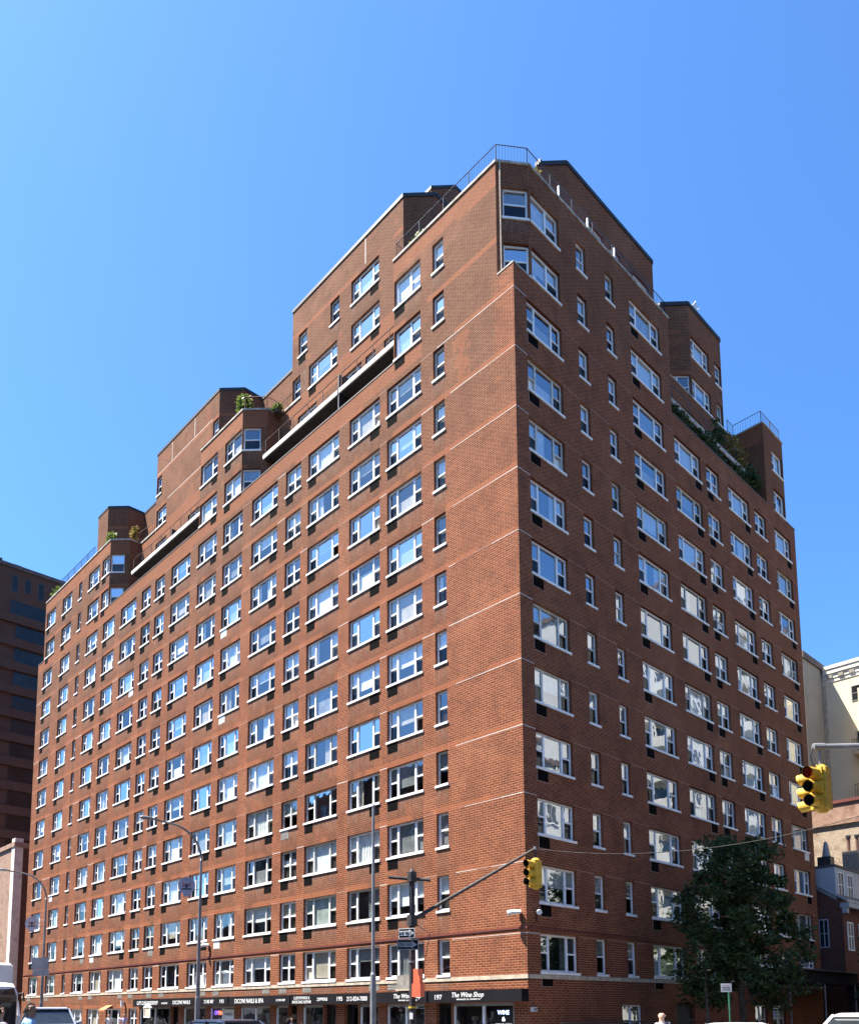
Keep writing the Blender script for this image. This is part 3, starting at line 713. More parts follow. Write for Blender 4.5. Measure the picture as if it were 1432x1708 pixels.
terrace_plant((-2.9, 0.8, 39.0), (0.5, .4, .5), 200, 'small dark shrub behind the corner railing of the top terrace', 'leafd')
terrace_plant((-0.75, 2.4, 39.0), (.4, .6, .7), 220, 'yellowish shrub just behind the railing of the chamfered top corner', 'leafy', 0.16, False)
terrace_plant((-22.9, 0.8, 39.0), (.75, .55, 1.35), 620, 'tall bright green shrub on the middle bay terrace of the avenue side', clumps=6)
terrace_plant((-25.2, 0.5, 39.0), (1.3, .3, .4), 300, 'low dark hedge left of the tall shrub on the middle bay terrace', 'leafd', clumps=5)
terrace_plant((-20.2, 1.65, 39.0), (.5, .4, .35), 160, 'small green plant in the corner beside the middle bay parapet', 'leafl')
terrace_plant((-43.2, 0.9, 39.0), (1.0, .5, 1.1), 600, 'bright green shrub on the far left bay terrace by its chamfered corner', clumps=6)
terrace_plant((-40.6, 1.6, 39.0), (.35, .3, 1.0), 160, 'thin brown potted shrub at the chamfer of the far left bay terrace', 'leafy')
terrace_plant((-53.9, 0.8, 38.6), (1.5, .8, 1.3), 800, 'wide bush at the far left end of the roof against the dark tower', clumps=7)
for i, (v, r, k, n, lab) in enumerate(((14.2, (.5, 1.0, .9), 'leafd', 500, 'dark climbing plant at the near end of the side street balcony'), (17.0, (.5, 2.2, .75), 'leafd', 650, 'long dark planting along the middle of the side street balcony'),
        (20.3, (.5, 2.2, .8), 'leafd', 650, 'dense dark planting towards the far end of the side street balcony'), (23.3, (.5, 1.3, 1.2), 'leafd', 800, 'bushy dark plant heaped against the far tower of the side street balcony'),
        )):
    terrace_plant((-0.45, v, 33.5), r, n, lab, k, 0.15, False, 6)
terrace_plant((-1.3, 23.6, 36.0), (.6, 1.0, 1.3), 500, 'yellow brown vine climbing the far tower above the side street balcony', 'leafy', 0.14, False, 6)
terrace_plant((-1.2, 21.0, 36.0), (.5, 1.3, .9), 420, 'dark green shrub standing on the side street balcony before the vine', 'leafd', 0.14, False, 6)
terrace_plant((-2.6, 24.1, 38.7), (.4, .5, 1.5), 330, 'slim dark shrub beside the railing at the foot of the far right penthouse', 'leafd', 0.14, True, 5)

def tree(name, base, h, crown, label, n, size, k, seed, trunk_r=0.14, trunk_h=2.6, group=None, limbs=9):
    rr = random.Random(seed); x, y, z = base
    t = thing(name, label, 'tree', base, group)
    m = MB(); pts = [(x, y, z-0.1), (x+0.03, y, z+trunk_h*0.5), (x-0.04, y+0.05, z+trunk_h), (x+0.05, y, z+h*0.62), (x, y, z+h*0.88)]
    m.tube(pts, [trunk_r*1.25, trunk_r, trunk_r*0.85, trunk_r*0.45, trunk_r*0.12], 'bark', 9)
    tips = []
    for i in range(limbs):
        a = i*2.4+rr.uniform(-.4, .4); zz = z+trunk_h*0.85+(h*0.55)*(i/limbs); L = crown*rr.uniform(0.55, 0.9)*(1-0.45*i/limbs)
        e = Vector((x+math.cos(a)*L, y+math.sin(a)*L, zz+L*rr.uniform(0.45, 0.9))); mid = Vector((x+math.cos(a)*L*.5, y+math.sin(a)*L*.5, zz+L*0.2))
        m.tube([(x, y, zz-0.2), mid, e], [trunk_r*0.45, trunk_r*0.28, trunk_r*0.08], 'bark', 6); tips += [mid, e]
        for q in range(2):
            f = mid+Vector((rr.uniform(-1, 1), rr.uniform(-1, 1), rr.uniform(0.1, 0.9)))*L*0.5; m.tube([mid, f], [trunk_r*0.2, trunk_r*0.05], 'bark', 5); tips.append(f)
    m.build('trunk', t, smooth=True)
    m = MB()
    for i in range(70):
        zz = (i+rr.random())/70; lim = crown*(1.0 if zz < 0.5 else 1.0-0.68*((zz-0.5)/0.5)**2.2)*(0.8+0.2*min(1, zz/0.2))
        a = i*2.39996+rr.uniform(-.5, .5); q = lim*math.sqrt(rr.uniform(0.08, 1.0))*0.84
        c = Vector((x+math.cos(a)*q, y+math.sin(a)*q, z+trunk_h*0.78+(h-trunk_h*0.85)*zz)); s = crown*rr.uniform(0.14, 0.30)
        leaf_blob(m, c, (s, s, s*0.62), int(n/70), size, k, rr, shell=0.5)
    for c in tips: leaf_blob(m, c, (crown*.2, crown*.2, crown*.16), int(n/120), size, k, rr, shell=0.6)
    m.build('crown', t); return t
tree('street_tree', (3.7, 10.0, 0.15), 9.4, 3.1, 'dark leafy street tree in front of the shaded right facade', 12500, 0.13, 'leaf', 21)
tree('street_tree', (3.3, 7.6, 0.15), 5.6, 1.35, 'slim young tree left of the big street tree, its pale trunk bare below', 1500, 0.11, 'leaf', 9, 0.07, 3.0, None, 6)
tree('street_tree', (-62.3, -3.2, 0.15), 6.8, 1.9, 'sparse street tree at the far left corner beside the pale low building', 1700, 0.16, 'leafl', 12, 0.10, 2.6)
tree('street_tree', (4.2, 27.5, 0.15), 6.6, 2.1, 'dark leafy tree in front of the brick townhouse at the right edge', 3000, 0.15, 'leaf', 15, 0.11, 2.8)

for i, (y, h) in enumerate(((26.5, 11.5), (35.0, 12.5), (44.0, 11.0), (54.0, 13.0), (66.0, 12.0))):
    tree('street_tree', (16.6, y, 0.3), h, 3.6, 'leafy tree in the row across the side street, %s from the corner' % ('first', 'second', 'third', 'fourth', 'fifth')[i], 2600, 0.26, 'leaf', 40+i, 0.16, 3.4, 'trees across the side street')

# ---------------------------------------------------------------- neighbouring buildings
def plain_house(name, label, x0, x1, y0, y1, z1, wk, cat='building', group=None, faces='yx', rows=(), cop=None, copk='darkcop'):
    t = thing(name, label, cat, ((x0+x1)/2, (y0+y1)/2, 0), group)
    m = MB(); m.box(x0, x1, y0, y1, 0, z1, wk); m.build('wall', t)
    m = MB(); m.box(x0-0.15, x1+0.15, y0-0.15, y1+0.15, z1+0.004, z1+0.45, copk); m.build('roof_coping', t)
    return t
def simple_window(t, F, u0, u1, z0, z1, fk='white', gk='dkglass', lights=2, bar=True, fr=0.06):
    m = MB()
    for q in ((u0, u0+fr, z0, z1), (u1-fr, u1, z0, z1), (u0+fr, u1-fr, z0, z0+fr), (u0+fr, u1-fr, z1-fr, z1)): m.fbox(F, *q, -0.02, 0.05, fk)
    for i in range(1, lights): u = u0+(u1-u0)*i/lights; m.fbox(F, u-fr*.4, u+fr*.4, z0+fr, z1-fr, -0.02, 0.045, fk)
    if bar: m.fbox(F, u0+fr, u1-fr, (z0+z1)/2-fr*.4, (z0+z1)/2+fr*.4, -0.02, 0.04, fk)
    w = m.build('window', t); m = MB(); m.fquad(F, u0+fr*.5, u1-fr*.5, z0+fr*.5, z1-fr*.5, 0.012, gk); m.build('glass', w); return w
# dark banded tower at the far left
X = -76.0; t = plain_house('office_tower', 'dark brown banded brick tower standing far left behind the corner building', X-26, X, 0.4, 34, 52.4, 'oldbrick')
F = Fr((X, 0, 0), (0, 1, 0))
for i, (a, c) in enumerate(((1.0, 1.7), (3.0, 3.75), (4.42, 5.15), (5.9, 6.6), (8.2, 9.0))): simple_window(t, F, a, c, 49.9 if i % 2 == 0 else 49.5, 51.6, 'darkcop', 'dkglass', 1, False)
for i in range(15):
    z = 48.6-2.76*i; off = 0 if i == 0 else 0.7
    m = MB(); m.fbox(F, 0.5, 33, z-2.72, z-1.75, 0, 0.35, 'oldbrick'); m.build('spandrel', t)
    for (a, c) in ((3.0+off, 11.5), (14.0, 19.0)): simple_window(t, F, a, c, z-1.65, z, 'black', 'dkglass', 4, False)
m = MB(); m.box(X-3, X-1, 0.8, 2.2, 52.86, 53.7, 'oldbrick'); m.box(X-2, X-1.2, 3.6, 4.4, 52.86, 53.6, 'black'); m.build('roof_housing', t)
# low pale building at the left edge
t = plain_house('corner_building', 'pale pink low brick building at the left edge behind the bus', -74.5, -63.4, 1.0, 20, 17.9, 'pinkbrick', copk='pinkbrick')
m = MB(); m.box(-64.25, -63.36, 0.93, 1.7, 0, 18.75, 'cornice'); m.build('corner_pier', t)
F = Fr((-63.4, 0, 0), (0, 1, 0)); m = MB(); m.fquad(F, 1.75, 20, 0.0, 17.8, 0.02, 'oldbrick'); m.build('side_wall', t)
for z in (4.2, 7.5, 10.8, 14.0):
    for y in (4.0, 8.0, 12.0): simple_window(t, F, y, y+1.1, z, z+1.7)
# cream block behind, L shaped
t = thing('apartment_block', 'cream rendered apartment block with heavy cornice behind the far right end', 'building', (0, 50, 0))
m = MB(); m.box(-20, -5.0, 42.4, 70, 0, 30.4, 'greyrender'); m.box(-4.996, 9, 46.3, 70, 0, 30.1, 'cream'); m.build('wall', t)
m = MB(); m.box(-20.2, -4.85, 42.2, 70.2, 30.404, 30.95, 'darkcop'); m.build('roof_coping', t)
m = MB()
for j, (z0, z1, o) in enumerate(((29.2, 29.5, 0.05), (29.51, 29.9, 0.1), (29.91, 30.3, 0.2), (30.31, 30.6, 0.26))): m.box(-4.84, 9.4, 46.3-o, 46.9, z0, z1, 'cornice')
for i in range(16): m.box(-4.5+i*0.85, -4.1+i*0.85, 46.14, 46.2, 29.52, 29.89, 'greyrender')
m.build('cornice', t)
m = MB(); m.box(-4.98, -4.7, 46.24, 46.5, 0, 29.0, 'stone'); m.build('drain_strip', t)
m = MB(); m.box(-1.75, 9, 44.6, 46.25, 0, 27.5, 'cream'); m.build('projecting_bay', t)
F = Fr((0, 46.3, 0), (1, 0, 0)); F2 = Fr((0, 44.6, 0), (1, 0, 0))
for (u, z) in ((-2.75, 27.1),): simple_window(t, F, u, u+0.75, z, z+1.3, 'grey', 'dkglass', 1)
for z in (22.0, 18.6, 15.2, 11.8, 25.3):
    for u in (-1.3, 0.9, 3.0): simple_window(t, F2, u, u+1.1, z, z+1.7, 'grey', 'dkglass', 1)
for z in (18.9, 22.6):
    m = MB(); m.box(-2.7, -1.76, 45.3, 46.28, z-0.22, z, 'stone'); m.build('balcony', t)
    m = MB()
    for i in range(6): m.tube([(-2.65+i*0.17, 45.35, z), (-2.65+i*0.17, 45.35, z+1.0)], 0.02, 'black', 4)
    m.tube([(-2.68, 45.35, z+1.0), (-1.78, 45.35, z+1.0)], 0.025, 'black', 5); m.build('balcony_rail', t)
    simple_window(t, F, -2.55, -1.95, z+0.1, z+1.9, 'grey', 'dkglass', 1)
F = Fr((-5.0, 0, 0), (0, 1, 0))
# tan party wall
t = plain_house('brick_building', 'sunlit tan brick party wall with an orange brick top behind the townhouse', -12, 7, 41.0, 42.2, 15.9, 'tanbrick', copk='orbrick')
m = MB(); m.box(-12.02, 7.02, 40.96, 42.1, 16.36, 17.55, 'orbrick'); m.box(-12.1, 7.1, 40.85, 42.15, 17.554, 17.8, 'redpaint'); m.build('parapet', t)
# townhouse
t = thing('townhouse', 'dark brick townhouse with grey dormer roof past the end of the shaded facade', 'building', (-4, 33, 0))
x1, ya, yb = 1.22, 29.6, 33.9
m = MB(); m.box(-9, x1, ya, yb, 0, 8.55, 'housebrick')
m.face([(x1, ya, 8.55), (-0.9, ya, 10.0), (-9, ya, 10.0), (-9, ya, 8.55)], 'housebrick'); m.build('wall', t)
m = MB(); m.face([(x1+0.35, ya-0.1, 8.75), (x1+0.35, yb, 8.75), (-0.9, yb, 10.35), (-0.9, ya-0.1, 10.35)], 'slate'); m.face([(x1+0.35, ya-0.1, 8.6), (-0.9, ya-0.1, 10.2), (-0.9, yb, 10.2), (x1+0.35, yb, 8.6)], 'slate')
m.face([(x1+0.35, ya-0.1, 8.6), (x1+0.35, ya-0.1, 8.75), (-0.9, ya-0.1, 10.35), (-0.9, ya-0.1, 10.2)], 'siding')
m.face([(x1+0.35, ya-0.1, 8.6), (x1+0.35, yb, 8.6), (x1+0.35, yb, 8.75), (x1+0.35, ya-0.1, 8.75)], 'siding')
m.box(-9, 0.95, ya+0.02, yb, 10.9, 11.05, 'slate'); rfo = m.build('roof', t)
m = MB(); m.box(-9, 0.9, ya+0.05, ya+0.3, 8.56, 10.88, 'siding'); m.box(-8, 0.9, ya+0.3, yb, 9.0, 10.88, 'siding'); m.build('dormer', t)
m = MB(); m.box(x1-0.1, x1+0.42, ya-0.05, yb, 8.25, 8.54, 'siding'); m.box(x1+0.0, x1+0.3, ya-0.03, ya+0.3, 7.9, 8.24, 'siding'); m.build('eaves_cornice', t)
F = Fr((0, ya, 0), (1, 0, 0)); simple_window(t, F, -0.48, 0.36, 5.8, 7.6, 'siding', 'dkglass', 3)
F = Fr((x1, 0, 0), (0, 1, 0))
for z in (2.0, 5.6):
    for y in (30.2, 32.2): simple_window(t, F, y, y+1.0, z, z+1.8, 'white', 'dkglass', 2)
F = Fr((0.9, 0, 0), (0, 1, 0)); simple_window(t, F, 30.0, 31.0, 9.0, 10.6, 'white', 'dkglass', 2); simple_window(t, F, 31.6, 32.6, 9.0, 10.6, 'white', 'dkglass', 2)
m = MB(); m.box(-0.35, 0.45, 30.3, 31.0, 11.06, 11.72, 'black'); m.build('chimney', t)
m = MB(); m.tube([(0.1, 30.65, 11.7), (0.1, 30.65, 12.5)], [0.27, 0.14], 'galv', 10); m.tube([(0.1, 30.65, 12.5), (0.1, 30.65, 12.75)], [0.16, 0.08], 'galv', 8); m.build('chimney_cowl', t)
m = MB(); m.box(-1.45, -0.35, 38.0, 38.9, 0, 13.25, 'acgrey'); ch = m.build('chimney_stack', t)
for y, x in ((38.4, -1.1), (38.5, -0.55)):
    m = MB(); m.tube([(x, y, 13.2), (x, y, 14.25)], 0.12, 'rust', 8); m.tube([(x, y, 14.25), (x, y, 14.45)], [0.18, 0.18], 'black', 8); m.build('chimney_pipe', ch)
# entrance canopy and pub front
t = thing('entrance_canopy', 'long dark entrance canopy above the pavement at the far end of the shaded facade', 'canopy', (1.5, 24, 3))
m = MB(); m.box(0.06, 2.2, 18.6, 28.6, 3.35, 4.05, 'signblack'); m.build('fascia', t)
m = MB(); m.box(0.05, 2.35, 18.5, 28.7, 4.054, 4.14, 'black'); m.build('roof', t)
for y in (18.9, 23.6, 28.3):
    m = MB(); m.tube([(2.1, y, 0.15), (2.1, y, 3.4)], 0.05, 'lampgrey', 8); m.build('post', t)
t = thing('pub', 'dark timber pub front with pale arched panels below the townhouse', 'pub', (1.5, 31.5, 0))
m = MB(); m.box(1.24, 2.4, 29.4, 33.9, 3.1, 3.55, 'signblack'); m.build('awning', t)
F = Fr((2.4, 0, 0), (0, 1, 0)); text_mesh('Molly', F, 30.1, 3.2, 0.26, 0.004, 'acgrey', 'lettering', t, shear=0.25)
m = MB(); m.box(1.24, 1.9, 29.6, 33.9, 0.15, 3.05, 'black'); m.build('front', t)
m = MB()
for y in (30.0, 31.3, 32.6):
    m.tube([(1.95, y, 3.6), (1.95, y, 4.25)], 0.04, 'siding', 6)
    for i in range(6): a, c = math.pi*i/6, math.pi*(i+1)/6; m.face([(2.0, y+0.1, 3.6), (2.0, y+0.55+0.45*math.cos(a), 3.6+0.6*math.sin(a)), (2.0, y+0.55+0.45*math.cos(c), 3.6+0.6*math.sin(c))], 'siding')
m.build('arched_panel', t)

# blocks across the two streets, seen in the window reflections
def mirror_block(name, label, x0, x1, y0, y1, z1, wk, side, step=3.3, balc=False):
    t = plain_house(name, label, x0, x1, y0, y1, z1, wk)
    F = Fr((x0, 0, 0), (0, -1, 0)) if side == 'x' else Fr((0, y1, 0), (-1, 0, 0))
    lo, hi = (y0, y1) if side == 'x' else (x0, x1)
    n = int((hi-lo)/step); m = MB(); bm_ = MB()
    for f in range(int((z1-1)/2.9)):
        z = 3.2+f*2.9
        if z+1.7 > z1: break
        for i in range(n):
            c = -(lo+(i+0.5)*(hi-lo)/n)
            if balc and i % 3 == 1:
                bm_.fbox(F, c-1.5, c+1.5, z-0.6, z+0.5, 0.0, 1.3, wk); m.fquad(F, c-1.4, c+1.4, z+0.5, z+1.8, 0.02, 'dkglass')
            else:
                m.fquad(F, c-0.8, c+0.8, z, z+1.6, 0.02, 'dkglass'); bm_.fbox(F, c-0.85, c+0.85, z-0.12, z-0.02, 0, 0.1, 'sill'); m.fbox(F, c-0.03, c+0.03, z, z+1.6, 0.021, 0.05, 'white')
    o = m.build('window', t); o['kind'] = 'stuff'; o = bm_.build('balcony' if balc else 'sill', t); o['kind'] = 'stuff'
mirror_block('apartment_block', 'cream block across the side street mirrored in the lower shaded windows', 22, 40, 23, 33, 23.5, 'creamw', 'x')
mirror_block('apartment_block', 'dark brown corner block on the near side of the side street beside the viewer', 22, 40, -14, 22, 16, 'oldbrick', 'x')
mirror_block('apartment_block', 'white balconied block across the side street mirrored in the middle shaded windows', 22.5, 40, 34, 62, 37.5, 'creamw', 'x', 3.6, True)
mirror_block('apartment_block', 'tall white block farthest along the side street mirrored in the right hand windows', 22, 40, 63, 100, 54, 'creamw', 'x', 3.4, True)
mirror_block('apartment_block', 'tall brown brick block across the avenue mirrored in the lower avenue windows', -82, -34, -50, -37, 29, 'oldbrick', 'y')
mirror_block('apartment_block', 'low brown brick block farther along the opposite side of the avenue', -150, -83, -50, -37, 13, 'oldbrick', 'y')
mirror_block('apartment_block', 'brown brick corner block across the avenue behind the viewer', -33, 6, -50, -37, 24, 'oldbrick', 'y')

# ---------------------------------------------------------------- shop signs
def shop_sign(u0, u1, label, texts, z0=2.32, z1=2.80, side=True):
    t = thing('shop_sign', label, 'shop sign', (u0, -0.1, 2.4), 'black shop signs along the avenue')
    m = MB()
    m.hexa([FL.p(u0, z0, .42), FL.p(u1, z0, .42), FL.p(u1, z0, .006), FL.p(u0, z0, .006), FL.p(u0, z1, .42), FL.p(u1, z1, .42), FL.p(u1, z1, .006), FL.p(u0, z1, .006)], 'signblack'); m.build('panel', t)
    F = Fr((0, -0.42, 0), (1, 0, 0))
    for (s, u, z, h, w, sh) in texts: text_mesh(s, F, u, z, h, 0.003, 'letter', 'lettering', t, w, sh, 0.012, 0.012)
    return t
shop_sign(-5.02, 0.03, 'black sign reading The Wine Shop and 197 at the building corner', [('197', -4.44, 2.44, .2, .42, 0), ('The Wine Shop', -2.78, 2.52, .2, 1.75, .25), ('WINES & SPIRITS', -2.72, 2.40, .06, 1.3, 0)])
shop_sign(-8.55, -5.12, 'black sign reading The Wine Shop above the window behind the signal pole', [('The Wine Shop', -6.35, 2.52, .2, 1.75, .25), ('WINES & SPIRITS', -6.3, 2.40, .06, 1.2, 0)])
shop_sign(-15.05, -8.65, 'black sign reading Custom Shoe & Shoe Bag Repair, Zippers and 195', [('212-824-7000', -9.75, 2.45, .2, 1.5, 0), ('195', -11.05, 2.46, .2, .42, 0), ('ZIPPERS', -12.4, 2.48, .15, .85, 0), ('CUSTOM SHOE &', -14.1, 2.57, .14, 1.35, 0), ('SHOE BAG REPAIR', -14.1, 2.37, .14, 1.6, 0)])
shop_sign(-21.1, -15.15, 'black sign reading Diconi Nails & Spa', [('212-982-4087', -15.95, 2.50, .11, .85, 0), ('DICONI NAILS & SPA', -19.0, 2.43, .24, 2.9, 0)])
shop_sign(-24.3, -21.2, 'short black sign with phone number and 193 left of the nail spa', [('212-982-4087', -23.3, 2.46, .2, 1.1, 0), ('193', -21.85, 2.46, .2, .45, 0)])
shop_sign(-33.3, -24.4, 'black sign reading Guys Class Barbershop, farthest left of the shop signs', [("GUY'S CLASS BARBERSHOP", -31.2, 2.43, .24, 3.0, 0), ('DICONI NAILS', -26.6, 2.44, .22, 2.2, 0), ('BARBER', -28.8, 2.46, .1, .8, 0)])
t = thing('window_sign', 'small WINE & SPIRITS lettering sign inside the corner shop window', 'sign', (-1.4, 0.2, 1.8))
F = Fr((0, 0.25, 0), (1, 0, 0)); m = MB(); m.fbox(F, -1.95, -0.9, 1.2, 2.05, -0.02, 0, 'black'); m.build('board', t)
MT['neon'] = mat('blue_white_neon', (0.5, 0.6, 0.9), 0.4, emit=(0.45, 0.6, 1.0, 2.0)); MT['neonw'] = mat('white_neon', (0.8, 0.8, 0.8), 0.4, emit=(0.9, 0.95, 1.0, 2.0))
text_mesh('WINE', F, -1.45, 1.82, .17, 0.005, 'neon', 'lettering', t, .6); text_mesh('&', F, -1.45, 1.56, .17, 0.005, 'neonw', 'lettering', t); text_mesh('SPIRITS', F, -1.45, 1.28, .17, 0.005, 'neonw', 'lettering', t, .85)
t = thing('window_poster', 'white poster reading NAILS in the nail spa window', 'poster', (-22, 0, 1.6)); F = Fr((0, 0.09, 0), (1, 0, 0))
m = MB(); m.fbox(F, -22.45, -21.3, 0.6, 2.1, -0.004, 0.004, 'letter'); m.build('sheet', t); text_mesh('NAILS', F, -21.9, 1.75, .16, 0.005, 'black', 'lettering', t, .8)
t = thing('neon_sign', 'small coloured OPEN sign in the shop window left of the NAILS poster', 'sign', (-23, 0, 1.8)); F = Fr((0, 0.2, 0), (1, 0, 0))
MT['neonb'] = mat('violet_neon', (0.1, 0.05, 0.6), 0.4, emit=(0.12, 0.05, 1.0, 3.0)); MT['neonr'] = mat('red_neon', (0.6, 0.05, 0.03), 0.4, emit=(1, 0.1, 0.04, 3.0))
m = MB(); m.fbox(F, -23.75, -22.7, 1.7, 2.12, -0.03, 0, 'black'); m.build('board', t); text_mesh('OP', F, -23.45, 1.8, .22, 0.005, 'neonb', 'lettering', t, .4); text_mesh('EN', F, -22.98, 1.8, .22, 0.005, 'neonr', 'lettering', t, .4)
t = thing('hanging_sign', 'white house shaped sign hung in front of the barbershop', 'sign', (-31, -0.6, 1.9))
m = MB()
for q in ((-31.35, -31.28, 1.6, 2.25), (-30.52, -30.45, 1.6, 2.25), (-31.28, -30.52, 1.6, 1.67)): m.fbox(FL, *q, .5, .58, 'letter')
m.face([FL.p(-31.5, 2.25, .58), FL.p(-30.3, 2.25, .58), FL.p(-30.9, 2.55, .58)], 'letter'); m.face([FL.p(-31.5, 2.25, .5), FL.p(-30.9, 2.55, .5), FL.p(-30.3, 2.25, .5)], 'letter'); m.build('frame', t)
m = MB(); m.fbox(FL, -31.26, -30.54, 1.68, 2.24, .53, .55, 'beige'); m.build('panel', t)

# wall fittings
def camera_unit(F, u, z, label):
    p = F.p(u, z, 0); t = thing('security_camera', label, 'security camera', p)
    m = MB(); m.fbox(F, u-.05, u+.05, z-.35, z-.02, 0.003, .06, 'redpaint'); m.build('bracket', t)
    m = MB(); m.tube([F.p(u+.05, z+.02, .08), F.p(u-.22, z+.02, .3), F.p(u-.35, z-.03, .42)], [.08, .10, .11], 'letter', 8); m.build('housing', t)
camera_unit(FL, -0.25, 5.75, 'white security camera on the sunlit face at the building corner')
camera_unit(FR, 0.62, 5.75, 'white security camera on the shaded face just round the building corner')
camera_unit(FL, -24.1, 5.9, 'white security camera on the avenue wall above the ledge near the left lamp post')
t = thing('wall_lamp', 'white wall lamp between small windows left of the barbershop', 'lamp', (-35.6, -.1, 2.4)); m = MB(); m.tube([(-35.5, -.2, 2.3), (-35.5, -.2, 2.75)], [.1, .12], 'letter', 10); m.build('globe', t); m = MB(); m.fbox(FL, -35.55, -35.45, 2.45, 2.6, .004, .1, 'black'); m.build('bracket', t)
t = thing('wall_box', 'small white utility box low on the shaded wall by the corner', 'utility box', (0, .3, 2)); m = MB(); m.fbox(FR, .12, .34, 1.93, 2.1, .004, .16, 'acwhite'); m.build('case', t); m = MB(); m.fbox(FR, .15, .31, 1.96, 2.07, .161, .17, 'grey'); m.build('cover', t)
t = thing('vent_box', 'grey louvred vent box on the stone band above the second wine sign', 'vent', (-7, 0, 3)); m = MB(); m.fbox(FL, -7.35, -6.5, 2.95, 3.55, .035, .1, 'acgrey'); m.build('case', t); m = MB(); m.fbox(FL, -7.4, -6.45, 2.86, 2.94, .035, .13, 'stone'); m.build('ledge', t)
t = thing('iron_fence', 'low black iron fence along the foot of the shaded wall', 'fence', (1.1, 4, 0))
railing('railing', [(1.1, 0.6), (1.1, 10.6)], 0.15, 1.35, 'black', 0.16, 2.0, 0.025, 0.011, t)

# ---------------------------------------------------------------- street lamps, signals, signs
def street_lamp(x, y, h, label, arm=2.95, base_k='lampgrey'):
    t = thing('street_lamp', label, 'street lamp', (x, y, 0.15), 'street lamps along the avenue')
    m = MB(); m.tube([(x, y, .1), (x, y, .5), (x, y, .55), (x, y, 2.6), (x, y, 2.7), (x, y, h-1.6)], [.2, .2, .13, .12, .10, .055], base_k, 12); m.build('pole', t, smooth=False)
    m = MB(); pts = []
    for i in range(13):
        a = math.pi/2*i/12; pts.append((x, y-(arm-0.75)*(1-math.cos(a))*0.75, h-1.6+1.55*math.sin(a)))
    e = pts[-1]; pts.append((x, y-arm+0.5, h+0.02)); m.tube(pts, [.055]*10+[.045]*4, base_k, 8); m.build('arm', t, smooth=True)
    m = MB(); rings = []
    for d, w, hh in ((0, .04, .04), (.12, .10, .07), (.35, .15, .09), (.62, .13, .07), (.75, .05, .03)):
        rings.append([(x+w*math.cos(a), y-arm+0.55-d, h+0.03+hh*math.sin(a)) for a in [2*math.pi*j/10 for j in range(10)]])
    m.loft(rings, 'galv'); m.build('lamp_head', t, smooth=True, fix=True)
    return t
street_lamp(-15.15, -5.6, 10.75, 'grey street lamp with curved arm and round banner before the avenue facade, the nearer one')
street_lamp(-35.45, -5.6, 10.95, 'grey street lamp with curved arm near the far left end of the facade')
def round_sign(x, y, z, label, r=.42):
    q_ = r/.62; fb_ = lambda m, F, a, c, e, f, d0, d1, k: m.fbox(F, a*q_, c*q_, e*q_, f*q_, d0, d1, k)
    t = thing('round_banner', label, 'banner', (x, y, z), 'round banners on the street lamps'); F = Fr((x, y, z), (rt.x, rt.y, 0))
    MT.setdefault('lilac', mat('lilac_banner', (0.40, 0.34, 0.40), 0.6, var=0.06)); MT.setdefault('rose', mat('rose_print', (0.38, 0.15, 0.13), 0.6))
    m = MB(); n = 28; pt = [(r*math.cos(2*math.pi*i/n)+0, r*math.sin(2*math.pi*i/n)) for i in range(n)]
    m.face([F.p(a, c, .02) for a, c in pt], 'lilac'); m.face([F.p(a, c, -.02) for a, c in reversed(pt)], 'lilac')
    for i in range(n): a, c = pt[i], pt[(i+1) % n]; m.face([F.p(a[0], a[1], -.02), F.p(c[0], c[1], -.02), F.p(c[0], c[1], .02), F.p(a[0], a[1], .02)], 'lilac')
    m.fbox(F, -.22*q_, .22*q_, -r-.12, -r+.08, -.018, .018, 'lilac'); m.build('disc', t)
    m = MB(); fb_(m, F, -.36, .36, -.30, -.20, .021, .028, 'black')
    for s in (-1, 1):
        for j in range(4): fb_(m, F, s*(.12+j*.055)-.02, s*(.12+j*.055)+.02, -.1, .10+.05*j, .021, .028, 'rose')
    fb_(m, F, -.07, .07, -.18, .12, .021, .03, 'black'); fb_(m, F, -.11, .11, .02, .1, .021, .029, 'iron')
    for i in range(9): a = math.radians(55+i*8.75); m.face([F.p((.5*math.cos(a)-.02)*q_, (.5*math.sin(a)-.03)*q_, .026), F.p((.5*math.cos(a)+.02)*q_, (.5*math.sin(a)-.03)*q_, .026), F.p((.5*math.cos(a)+.02)*q_, (.5*math.sin(a)+.03)*q_, .026), F.p((.5*math.cos(a)-.02)*q_, (.5*math.sin(a)+.03)*q_, .026)], 'grey')
    m.build('emblem', t)
    m = MB()
    for zz in (-.3, .3): m.tube([F.p(.5*q_, zz*q_, 0), F.p(r+.30, zz*q_, 0)], .018, 'lampgrey', 6)
    m.build('bracket', t)
round_sign(-15.66, -6.05, 7.95, 'round lilac banner with a red winged emblem on the nearer lamp post', .41)
round_sign(-36.1, -6.2, 7.75, 'round lilac banner with a red winged emblem on the farther left lamp post', .45)
t = thing('lamp_pole', 'tall pale galvanised pole without arm in front of the wine shop', 'pole', (-3.0, -5.2, .15))
m = MB(); m.tube([(-3, -5.2, .1), (-3, -5.2, 3.3), (-3, -5.2, 3.4), (-3, -5.2, 9.6)], [.12, .105, .07, .05], 'galv', 12); m.build('shaft', t)
m = MB(); m.tube([(-3, -5.2, 9.6), (-3, -5.2, 9.68)], [.075, .05], 'galv', 10); m.build('cap', t)

